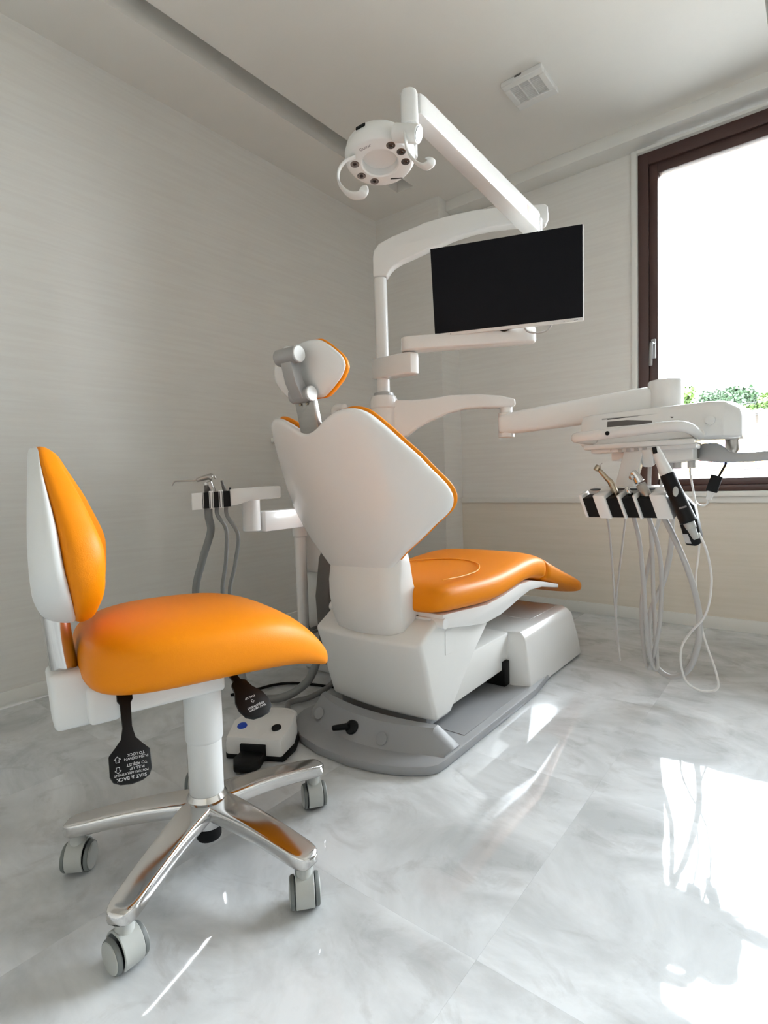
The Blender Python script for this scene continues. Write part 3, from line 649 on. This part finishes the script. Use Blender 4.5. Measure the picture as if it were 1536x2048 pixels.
part('display', box((-.060, -.008, .0), (.055, .008, .0022), .0004, 1), DARKG, tb, Mt=FM)
part('display_strip', box((-.060, .013, .0), (.02, .0155, .002), 0, 1), BLACKM, tb, Mt=FM)
part('key_panel', box((.088, -.010, -.001), (.135, .016, .0015), .0006, 1), BEIGEP, tb, Mt=FM)
part('key', lathe([(0, 0), (.005, 0), (.004, .0015), (0, .0015)], 14, FM @ MX.Translation((.102, .006, .001))), DARKG, tb)
part('key', lathe([(0, 0), (.005, 0), (.004, .0015), (0, .0015)], 14, FM @ MX.Translation((.121, .008, .001))), mat('amber_key', (206, 176, 60), .4), tb)
part('table_knob', lathe([(0, 0), (.012, 0), (.0115, .006), (.008, .007), (0, .006)], 24, FM @ MX.Translation((.188, -.012, .003))), WHITE, tb)
text('lettering', 't  2', .016, frame((-.172, 1.598, .893), (.35, -.93, .05), (1, .35, 0)), DARKG, tb, .0003)
rim = [(-.492, 1.585, .878), (-.515, 1.545, .880), (-.520, 1.505, .882), (-.500, 1.490, .883), (-.44, 1.487, .885), (-.36, 1.487, .889), (-.29, 1.487, .892), (-.258, 1.495, .890), (-.240, 1.518, .882), (-.236, 1.56, .874), (-.236, 1.60, .872)]
part('tray_rim', tube(rim, .0135, 12, 5, rb=.0125), WHITE, it)
part('rim_button', cyl((-.428, 1.477, .886), (-.428, 1.4725, .886), .0055, 18, .0006), BLACKM, it)
part('tray', box((-.505, 1.515, .848), (-.236, 1.62, .862), .005, 2), WHITE, it)
ub = part('control_strip', box((-.490, 1.535, .838), (-.236, 1.60, .850), .003, 2), BEIGEP, it)
for i in range(4): part('vent_hole', box((-.418+i*.020, 1.533, .8385), (-.408+i*.020, 1.5365, .8465), 0), ALU, ub)
text('lettering', '?', .012, frame((-.437, 1.5347, .8445), (0, -1, 0), (1, 0, 0)), INKG, ub, .0002)
bm = prism([(-.446, .842), (-.248, .845), (-.248, .812), (-.30, .806), (-.375, .806), (-.415, .822), (-.446, .815)], 1.57, 1.72, lambda u, v, h: V((u, h, v)), .004, 2, 40); part('under_box', bm, WHITE2, it)
part('holder_bracket', prism([(1.535, .84), (1.575, .84), (1.545, .74), (1.515, .74)], -.418, -.370, lambda u, v, h: V((h+(v-.84)*.20+.014, u, v)), .003, 2), BEIGEP, it)
part('bracket_lug', prism([(1.53, .842), (1.58, .842), (1.575, .80), (1.545, .795)], -.362, -.335, lambda u, v, h: V((h, u, v)), .006, 2), WHITE2, it)
part('bracket_pin', cyl((-.337, 1.557, .812), (-.333, 1.557, .812), .009), ALU, it)
# sheared holder blocks:  a along x, b along y, c up (leaning to the near side)
def hf(p): return V((p.x-.30*(p.z-.705), p.y-.12*(p.z-.705)+.0, p.z+(-(p.y-1.47))*-.18))
def hbx(a, b): return box(a, b, .003, 2, hf)
hb_ = part('hose_holder', hbx((-.466, 1.475, .678), (-.274, 1.535, .738)), WHITE, it)
for q0, q1, y0 in ((-.478, -.469, 1.425), (-.440, -.411, 1.418), (-.381, -.374, 1.415), (-.345, -.338, 1.415), (-.308, -.272, 1.420)):
    part('holder_finger', hbx((q0, y0, .678), (q1, 1.482, .737)), WHITE, hb_)
for q0, q1 in ((-.469, -.440), (-.411, -.381), (-.374, -.345), (-.338, -.308)):
    part('slot_insert', box((q0, 1.424, .680), (q1, 1.478, .728), .001, 1, hf), BLACKM, hb_)
    c = hf(V(((q0+q1)/2+.004, 1.482, .7385))); part('slot_well', lathe([(0, 0), (.0135, 0), (.0135, .0012), (0, .0012)], 20, frame(c, (0, -.12, 1))), BLACKM, hb_)
gb = part('side_handle', prism([(-.248, .850), (-.235, .853), (-.205, .852), (-.192, .842), (-.178, .828), (-.160, .824), (.02, .830), (.03, .824), (.03, .808), (.02, .804), (-.15, .801), (-.20, .802), (-.248, .808)], 1.64, 1.67, lambda u, v, h: V((u, h, v)), .004, 2, 35), ALU, it)
part('handle_lug', box((-.256, 1.63, .815), (-.244, 1.68, .845), .002), DARKG, it)
part('drain_nozzle', lathe([(0, .805), (.009, .805), (.010, .825), (.016, .835), (.016, .862), (0, .862)], 16, MX.Translation((-.178, 1.70, 0))), STEEL, it)
for xx in (-.318, -.300, -.2665): part('hose_port', cyl((xx, 1.665, .79), (xx, 1.665, .812), .010), HOSE, it)

# ---- handpieces with their hoses
HO = dict(
A=[(-.435,1.47,.690),(-.435,1.47,.677),(-.427,1.475,.648),(-.423,1.495,.527),(-.422,1.512,.42),(-.419,1.528,.318),(-.417,1.533,.279),(-.4185,1.537,.283),(-.43,1.55,.357),(-.433,1.564,.444),(-.424,1.584,.567),(-.417,1.60,.667),(-.415,1.61,.72),(-.41,1.62,.808)],
B=[(-.370,1.468,.70),(-.365,1.47,.673),(-.354,1.484,.606),(-.35,1.505,.497),(-.349,1.521,.41),(-.346,1.538,.321),(-.336,1.547,.267),(-.328,1.551,.272),(-.335,1.567,.35),(-.344,1.587,.449),(-.351,1.607,.551),(-.361,1.627,.659),(-.366,1.64,.725),(-.365,1.645,.808)],
C=[(-.338,1.476,.70),(-.332,1.48,.671),(-.314,1.495,.60),(-.309,1.512,.517),(-.316,1.532,.412),(-.328,1.546,.339),(-.346,1.559,.264),(-.357,1.564,.266),(-.364,1.570,.30),(-.374,1.585,.375),(-.375,1.599,.444),(-.365,1.612,.514),(-.352,1.629,.602),(-.341,1.641,.658),(-.337,1.66,.76),(-.335,1.662,.808)],
D=[(-.298,1.452,.695),(-.292,1.46,.67),(-.275,1.471,.627),(-.25,1.49,.554),(-.233,1.508,.482),(-.226,1.523,.416),(-.233,1.54,.339),(-.255,1.554,.275),(-.289,1.563,.245),(-.322,1.571,.25),(-.346,1.581,.281),(-.358,1.595,.34),(-.359,1.602,.373),(-.352,1.612,.415),(-.335,1.623,.462),(-.321,1.634,.514),(-.313,1.65,.584),(-.314,1.666,.657),(-.317,1.672,.724),(-.318,1.668,.795)],
E=[(-.214,1.43,.639),(-.20,1.441,.597),(-.192,1.455,.536),(-.198,1.469,.472),(-.213,1.479,.427),(-.239,1.488,.39),(-.26,1.497,.349),(-.264,1.506,.303),(-.254,1.516,.256),(-.227,1.525,.236),(-.20,1.532,.237),(-.187,1.536,.251),(-.194,1.545,.286),(-.216,1.56,.344),(-.229,1.57,.389),(-.241,1.587,.46),(-.246,1.596,.505),(-.241,1.611,.571),(-.242,1.62,.617),(-.247,1.63,.664),(-.258,1.643,.724),(-.268,1.654,.779),(-.2665,1.66,.80)])
tag(part('hose_loop', tube(HO['A'], .0028, 8, 5), HOSE), 'thin grey hose hanging in a narrow loop from the empty end slot of the holder', 'hose')
hp = thing('turbine_handpiece', 'slim steel turbine handpiece with small round head in the holder', 'handpiece', (-.395, 1.47, .69))
tdir = V((-.036, -.030, .105)).normalized()
b0 = hf(V((-.396, 1.470, .70)))
part('grip', tube([b0-tdir*.02, b0+tdir*.03, b0+tdir*.065, b0+tdir*.075+V((-.004, 0, .0)), b0+tdir*.105+V((-.012, -.002, -.003))], lambda t: .0095-.0045*t, 14), GOLDST, hp)
hh = b0+tdir*.108+V((-.015, -.002, -.002)); part('head', cyl(hh-V((.004, .002, .006)), hh+V((.003, .001, .007)), .0068, 18), GOLDST, hp)
part('bur', cyl(hh+V((.006, .002, .006)), hh+V((.011, .004, .013)), .0009, 8, .0002), STEEL, hp)
part('hose', tube(HO['B'], .0054, 10, 5), HOSE, hp)
hp = thing('hose_coupling', 'short chrome hose coupling without tool in the holder', 'handpiece', (-.36, 1.47, .69))
b0 = hf(V((-.358, 1.464, .70)))
part('sleeve', tube([b0-tdir*.025, b0+tdir*.022], .009, 14, smooth=False), STEEL, hp); part('nozzle', tube([b0+tdir*.02, b0+tdir*.052+V((-.004, 0, 0))], .0055, 14, smooth=False), CHROME, hp)
part('ring', tube([b0+tdir*.030+V((-.001, 0, 0)), b0+tdir*.034+V((-.0015, 0, 0))], .0066, 14, smooth=False), BLACKM, hp)
part('hose', tube(HO['C'], .0054, 10, 5), HOSE, hp)
hp = thing('air_syringe', 'thick grey air and water syringe with chrome head in the holder', 'handpiece', (-.33, 1.47, .69))
b0 = hf(V((-.320, 1.462, .70))); td2 = V((-.045, -.03, .105)).normalized()
part('grip', tube([b0-td2*.025, b0+td2*.062], .0118, 16, smooth=False), STEEL, hp)
part('head', tube([b0+td2*.068, b0+td2*.085, b0+td2*.098+V((-.003, 0, 0))], lambda t: .0118-.004*t, 14), CHROME, hp)
part('button', cyl(b0+td2*.085+V((-.006, -.009, -.002)), b0+td2*.085+V((-.010, -.016, -.004)), .0055, 14), CHROME, hp)
part('hose', tube(HO['D'], .0070, 12, 5), HOSE, hp)
hp = thing('curing_handpiece', 'large black and white cordless-style handpiece leaning in a black side holder', 'handpiece', (-.25, 1.44, .63))
t0, t1 = V((-.305, 1.42, .842)), V((-.226, 1.425, .645)); td = (t0-t1).normalized()
def q(f): return t0+(t1-t0)*f
gp = part('grip', tube([q(.33), q(.36), q(.62), q(.88), q(.90)], lambda t: .0155+.004*t-(.004 if t > .97 else 0), 18, 3), BLACK, hp)
part('nose', tube([q(0), q(.06), q(.14), q(.25), q(.34)], lambda t: .0095+.0065*t**1.5-(.004 if t < .05 else 0), 18, 4), WHITE2, hp)
part('tip_window', box((-.005, -.008, 0), (.005, .008, .003), .0008, 1), BLACK, hp, Mt=frame(q(.045)+V((-.001, -.0085, .0)), (0.1, -1, .1), (1, 0, .2)))
part('switch', lathe([(0, 0), (.006, 0), (.0055, .003), (0, .0036)], 18, frame(q(.55)+V((.004, -.0165, .002)), (.2, -1, .1)) @ MX.Scale(2.0, 4, (0, 1, 0)) @ MX.Rotation(0, 4, 'Z')), CAST, gp)
part('label_print', box((-.008, -.002, 0), (.008, .002, .0004), 0, 1), INKG, gp, Mt=frame(q(.73)+V((.005, -.0188, .001)), (.2, -1, .1), (1, .1, .35)))
part('plug', tube([q(.89), q(.97), q(.985), q(1.06), q(1.10)], lambda t: .013-.007*t, 12, 3), CAST, hp)
part('cable', tube(HO['E'], .0027, 8, 5), HOSEW, hp)
bl = thing('handpiece_cradle', 'black curved cradle clipped to the holder end carrying the large handpiece', 'holder', (-.25, 1.46, .62))
part('cradle', prism([(-.272, .725), (-.255, .735), (-.225, .70), (-.212, .63), (-.214, .612), (-.222, .606), (-.244, .608), (-.252, .640), (-.262, .675), (-.273, .70)], 1.446, 1.478, lambda u, v, h: V((u, h, v)), .004, 2, 40), BLACK, bl)
part('label_print', box((-.246, 1.4452, .612), (-.234, 1.446, .634), 0, 1, lambda p: V((p.x-(p.z-.62)*.35, p.y, p.z))), INK, bl)
ad_ = thing('cable_adapter', 'small black cable adapter dangling from the side handle of the instrument table', 'adapter', (-.2, 1.66, .74))
part('lead', tube([(-.188, 1.655, .83), (-.187, 1.655, .80), (-.193, 1.655, .785), (-.203, 1.655, .765)], .0028, 8), BLACK, ad_)
AM = frame((-.2125, 1.655, .7475), V((.30, 0, .95)), (1, 0, -.3))
part('box', box((-.0135, -.006, -.022), (.0135, .006, .022), .002, 2), BLACK, ad_, Mt=AM); part('plug', box((-.009, -.005, -.044), (.009, .005, -.021), .002, 2, lambda p: V((p.x*(1+(p.z+.021)*14), p.y, p.z))), HOSEW, ad_, Mt=AM)
part('tail', tube([(-.226, 1.655, .706), (-.228, 1.655, .697), (-.236, 1.655, .690), (-.248, 1.652, .693), (-.257, 1.648, .705)], .0024, 8), HOSEW, ad_)

XF = None
# ================================================================== ASSISTANT HOLDER
ah = thing('assistant_holder', 'white assistant-side tool holder on a jointed arm behind the stool', 'tool holder', (-1.55, 1.2, .6))
h0, h1 = V((-1.386, 1.20, .752)), V((-1.555, .99, .74)); hd_ = (h1-h0).normalized(); hn = V((-hd_.y, hd_.x, 0)); HL = (h1-h0).length   # hn points away from camera or towards
if hn.dot(V((.78, -.62, 0))) < 0: hn = -hn
def hh_(a, b, c): return h0+hd_*a*HL+hn*b+V((0, 0, c))
part('holder_bar', prism([(0, .020), (.02, .024), (.50, .026), (.60, .024), (.60, -.030), (.52, -.028), (.35, -.016), (.02, -.016), (0, -.012)], -.030, .026, lambda u, v, h: hh_(u, h, v), .004, 2), WHITE, ah)
for a0_, a1_, m_, nm, cc in ((.60, .68, BLACKM, 'slot_insert', (-.028, .018)), (.68, .715, WHITE, 'holder_finger', (-.030, .022)), (.715, .79, BLACKM, 'slot_insert', (-.028, .018)), (.79, .825, WHITE, 'holder_finger', (-.030, .022)), (.825, .90, BLACKM, 'slot_insert', (-.028, .018)), (.90, 1.02, BEIGEP, 'holder_finger', (-.030, .018))):
    bm = nb(); vs = box((a0_, -.028, cc[0]), (a1_, .028, cc[1]), 0)
    for v in vs.verts: v.co = hh_(v.co.x, v.co.y, v.co.z)
    bevel_sharp(vs, .002, 1); part(nm, vs, m_, ah); bm.free()
part('arm_joint', cyl((-1.50, 1.165, .625), (-1.50, 1.165, .735), .030, 28, .003), WHITE, ah)
k0, k1 = V((-1.495, 1.18, .655)), V((-1.560, 1.50, .652)); kd = (k1-k0).normalized(); kn_ = V((-kd.y, kd.x, 0))
part('arm_link', prism([(0.02, -.024), (.30, -.028), (.325, -.02), (.325, .02), (.30, .028), (.02, .024)], -.036, .036, lambda u, v, h: k0+kd*u+kn_*v+V((0, 0, h+.0)), .006, 2, 40), WHITE, ah)
part('support_tube', lathe([(0, .10), (.022, .10), (.022, .57), (.03, .575), (.03, .63), (0, .63)], 24, MX.Translation((-1.60, 1.475, 0))), WHITE, ah)
sy = thing('spray_syringe', 'steel three-way spray syringe with long bent nozzle in assistant holder', 'syringe', tuple(hh_(.75, 0, 0)))
g0 = hh_(.755, 0, -.005)
g1 = g0+hd_*.012+V((0, 0, .060))+hd_*.01
tip = g1+hd_*.02+V((0, 0, .010))
part('grip', tube([g0, g0+(g1-g0)*.5, g1], lambda t: .0085+.002*t, 12), STEEL, sy)
part('head', tube([g1-hd_*.012+V((0, 0, .010)), g1+V((0, 0, .014)), g1+hd_*.02+V((0, 0, .010)), g1+hd_*.036+V((0, 0, .006))], lambda t: .011-.005*t, 12), STEEL, sy)
part('nozzle', tube([g1+hd_*.036+V((0, 0, .006)), g1+hd_*.070+V((0, 0, .007)), g1+hd_*.098+V((0, 0, .008)), g1+hd_*.106+V((0, 0, .004)), g1+hd_*.112+V((0, 0, -.006))], .0026, 8), STEEL, sy)
part('trigger', tube([g1-hd_*.004+V((0, 0, .022)), g1-hd_*.016+V((0, 0, .018)), g1-hd_*.022+V((0, 0, .006))], .003, 8), STEEL, sy)
part('hose', tube([g0-V((0, 0, .02)), g0-V((0, 0, .05)), (-1.51, 1.07, .636), (-1.535, 1.08, .53), (-1.57, 1.09, .40), (-1.59, 1.2, .27), (-1.59, 1.35, .2), (-1.58, 1.55, .2)], .0065, 10), HOSE2, sy)
sv = thing('saliva_ejector', 'thin dark saliva ejector handle standing in assistant holder', 'ejector', tuple(hh_(.64, 0, 0)))
e_ = hh_(.645, 0, 0); part('handle', tube([e_, e_+hd_*.006+V((0, 0, .03)), e_+hd_*.012+V((0, 0, .055))], lambda t: .008-.004*t, 10), DARKG, sv)
part('lever', tube([e_-hd_*.012+V((0, 0, .015)), e_-hd_*.014+V((0, 0, .03))], .0035, 8, smooth=False), BLACKM, sv)
part('hose', tube([e_-V((0, 0, .02)), e_-V((0, 0, .06)), (-1.462, 1.08, .62), (-1.50, 1.09, .52), (-1.545, 1.10, .40), (-1.57, 1.22, .25), (-1.57, 1.38, .19), (-1.57, 1.56, .19)], .0065, 10), HOSE2, sv)
sv = thing('suction_handpiece', 'stubby dark suction tube end with thick ribbed grey hose in assistant holder', 'suction', tuple(hh_(.85, 0, 0)))
e_ = hh_(.855, 0, 0); part('handle', tube([e_, e_+V((0, 0, .035)), e_+V((0, 0, .042))], .0095, 12, smooth=False), DARKG, sv); part('mouth', tube([e_+V((0, 0, .041)), e_+V((0, 0, .052))], .008, 12, smooth=False), BEIGEP, sv)
part('hose', tube([e_-V((0, 0, .02)), e_-V((0, 0, .06)), (-1.583, 1.06, .63), (-1.639, 1.06, .531), (-1.690, 1.06, .414), (-1.72, 1.10, .28), (-1.71, 1.25, .16), (-1.68, 1.45, .15), (-1.66, 1.58, .18)], .0125, 12, 8), HOSE2, sv)
# low housing of the unit seen under the stool seat
tag(part('suction_box', box((-1.74, 1.20, .10), (-1.585, 1.46, .235), .018, 3), WHITE), 'low white suction box with rounded corners beside the unit column', 'box')
# ================================================================== FOOT CONTROL
fc = thing('foot_control', 'white foot control with blue and black buttons and black pedal', 'foot control', (-1.275, 1.0, 0))
FMx = MX.Translation((-1.275, 1.000, 0)) @ MX.Rotation(math.radians(28), 4, 'Z')
part('base', prism([(-.088, -.07), (.088, -.07), (.10, 0), (.085, .075), (.03, .11), (-.03, .11), (-.085, .075), (-.10, 0)], 0, .022, lambda u, v, h: V((u, v, h)), .006, 2), BLACKM, fc, Mt=FMx)
bm = nb(); r = []
for k, z in ((1., .016), (1., .045), (.97, .068)):
    pts = [(-.085, -.075), (-.040, -.075), (.040, -.075), (.085, -.075), (.094, 0), (.080, .07), (.028, .10), (-.028, .10), (-.080, .07), (-.094, 0)]
    r.append([V((a*k, b*k, z+(.030*(.1-b)/.175 if z > .06 else 0)*-1*0+(.018 if (z > .06 and b > -.02) else 0))) for a, b in pts])
bm = loft(r); bevel_sharp(bm, .008, 2, 25); hs_ = part('housing', bm, BEIGEP, fc, Mt=FMx, ang=30)
part('pedal_recess', box((-.038, -.082, .006), (.038, -.060, .052), .002), BLACKM, fc, Mt=FMx)
part('pedal', prism([(-.034, -.06), (.034, -.06), (.040, -.12), (.025, -.150), (-.025, -.150), (-.040, -.12)], .006, .034, lambda u, v, h: V((u, v, h-(.006 if (h > .02 and v < -.13) else 0))), .006, 2), BLACK, fc, Mt=FMx)
for u, m_ in ((-.056, BLUE), (.050, BLACK)):
    part('button', lathe([(0, 0), (.0145, 0), (.014, .003), (0, .0045)], 22, frame((u, -.022, .0765), (0, -.25, 1))), m_, hs_, Mt=FMx)
part('carry_loop', tube([(.05, .07, .06), (.06, .105, .062), (.03, .13, .062), (-.03, .13, .062), (-.06, .105, .062), (-.05, .07, .06)], .007, 10), WHITE2, fc, Mt=FMx)
part('hose', tube([(-1.30, 1.10, .05), (-1.36, 1.17, .03), (-1.437, 1.245, .018), (-1.41, 1.32, .02), (-1.38, 1.40, .05), (-1.40, 1.5, .10), (-1.45, 1.58, .12)], .010, 10, 8), HOSE2, fc)
tag(part('corrugated_hose', tube([(-1.345, 1.43, .30), (-1.34, 1.36, .24), (-1.345, 1.305, .18), (-1.375, 1.30, .12), (-1.41, 1.296, .075), (-1.466, 1.273, .032), (-1.503, 1.224, .024), (-1.544, 1.16, .05), (-1.56, 1.14, .12), (-1.62, 1.18, .16), (-1.64, 1.24, .16)], .0145, 12, 8), HOSE2), 'thick grey hose curving across the floor between chair body and suction box', 'hose')
tag(part('floor_cable', tube([(-1.70, 1.19, .0055), (-1.662, 1.284, .0055), (-1.645, 1.345, .0055), (-1.605, 1.396, .0055), (-1.531, 1.433, .0055), (-1.448, 1.457, .0055), (-1.36, 1.49, .0055)], .0052, 8), BLACKM), 'black cable lying on the floor behind the foot control', 'cable')

# ================================================================== OUTSIDE
GRND = mat('grey_asphalt', (150, 150, 148), .9, vary=.08, bump=.3)
struct('ground', box((-40, YW+.5, -.62), (40, 60, -.6), 0), GRND)
SID = mat('cream_siding', (198, 168, 118), .7, vary=.03); FAS = mat('pale_blue_fascia', (128, 140, 150), .6, vary=.02); DLINE = mat('dark_trim_line', (28, 24, 24), .6)
SBLUE = mat('blue_sign_paint', (26, 36, 92), .6, vary=.02); SWHT = mat('white_sign_paint', (222, 222, 226), .6, vary=.01); SPINK = mat('pink_sign_paint', (158, 42, 62), .6, vary=.02); POST = mat('pink_poster', (150, 100, 116), .7, vary=.03)
shop = thing('shop_building', 'low cream sided building with blue Japanese lettering across the street', 'building', (-1, 14.2, -.6))
bm = nb(); z = -.6; i = 0
while z < 1.48:
    add_box(bm, (-9, 14.02-.004, z), (8, 14.3, z+.1), 0, 1, lambda p, z=z: V((p.x, p.y-(.012 if (p.y < 14.1 and p.z < z+.05) else 0), p.z))); z += .1
part('siding', bm, SID, shop, kind='stuff')
part('dark_trim', box((-9, 13.97, 1.485), (8, 14.1, 1.515), 0), DLINE, shop)
part('fascia', box((-9, 13.9, 1.56), (8, 14.3, 1.74), .01), SWHT, shop); part('fascia_band', box((-9, 13.88, 1.64), (8, 13.95, 1.67), 0), FAS, shop)
part('roof', prism([(13.85, 1.74), (14.2, 1.78), (18, 1.95), (18, 1.74)], -9, 8, lambda u, v, h: V((h, u, v)), 0), FAS, shop)
part('rail', box((-2.14, 13.96, .79), (-.86, 14.0, .815), 0), DLINE, shop)
part('poster', box((-3.1, 13.985, .35), (-2.35, 14.0, .88), 0), POST, shop); part('poster', box((-3.3, 13.98, .85), (-2.7, 14.0, 1.08), 0), FAS, shop)
RX = MX.Rotation(PI/2, 4, 'X')
for s, size, cx, cz in (('リフォーム', .31, -1.62, 1.40), ('増改築', .33, -1.325, 1.05)):
    text('sign_outline', s, size, MX.Translation((cx, 13.965, cz)) @ RX, SWHT, shop, .004, bold=.028)
    text('sign_lettering', s, size, MX.Translation((cx, 13.95, cz)) @ RX, SBLUE, shop, .006, bold=.010)
part('sign_badge', box((-2.08, 13.96, .90), (-1.85, 13.985, 1.13), .02), SPINK, shop); text('sign_ampersand', '&', .28, MX.Translation((-1.965, 13.95, 1.01)) @ RX, SWHT, shop, .004, bold=.008)
LEAF1 = mat('bright_leaves', (62, 88, 26), .6, vary=.25, vscale=3); LEAF2 = mat('dark_leaves', (38, 60, 34), .6, vary=.25, vscale=3); BARK = mat('bark', (50, 42, 34), .8, vary=.15)
def tree(x_, y_, h, rw, m_, label, n=2200):
    t = thing('leafy_tree', label, 'tree', (x_, y_, -.6), group='trees behind the shop')
    part('trunk', tube([(x_, y_, -.6), (x_+.05, y_, h*.4), (x_, y_, h*.8)], lambda q_: .16-.1*q_, 8), BARK, t)
    bm = nb(); blobs = [(random.uniform(-rw, rw)*.7, random.uniform(-rw, rw)*.5, h-abs(random.gauss(0, .28))*rw-.25*rw, rw*random.uniform(.3, .5)) for _ in range(14)]
    for _ in range(n):
        bx, by, bz, br = random.choice(blobs); d = V((random.gauss(0, 1), random.gauss(0, 1), random.gauss(0, 1))).normalized()
        c = V((x_+bx, y_+by, bz))+d*br*random.uniform(.55, 1.05); s = random.uniform(.05, .10)
        a = V((random.gauss(0, 1), random.gauss(0, 1), random.gauss(0, .6))).normalized(); b_ = a.cross(d).normalized() if a.cross(d).length > 1e-3 else V((0, 0, 1))
        vs = [bm.verts.new(p) for p in (c-a*s, c-b_*s*.6, c+a*s, c+b_*s*.6)]; bm.faces.new(vs)
    part('foliage', bm, m_, t, kind='stuff')
tree(-3.85, 22, 3.72, .62, LEAF1, 'bright green bushy tree nearest the window post')
tree(-3.72, 29.5, 4.50, .82, LEAF2, 'grey-green rounded tree behind the middle of the shop roof')
tree(-2.15, 22, 3.52, .55, LEAF2, 'dark domed tree standing between two paler trees')
tree(-1.95, 26.5, 3.80, .70, LEAF1, 'low light green tree farthest from the window post')
for k_, zz in enumerate((2.02, 2.12, 2.3)):
    tag(part('power_line', tube([(-9, 15.2, zz+.1), (-3, 15.2, zz), (8, 15.2, zz+.25)], .006, 6), DLINE), ('lowest', 'middle', 'highest')[k_]+' of three thin cables strung above the shop roof', 'cable')
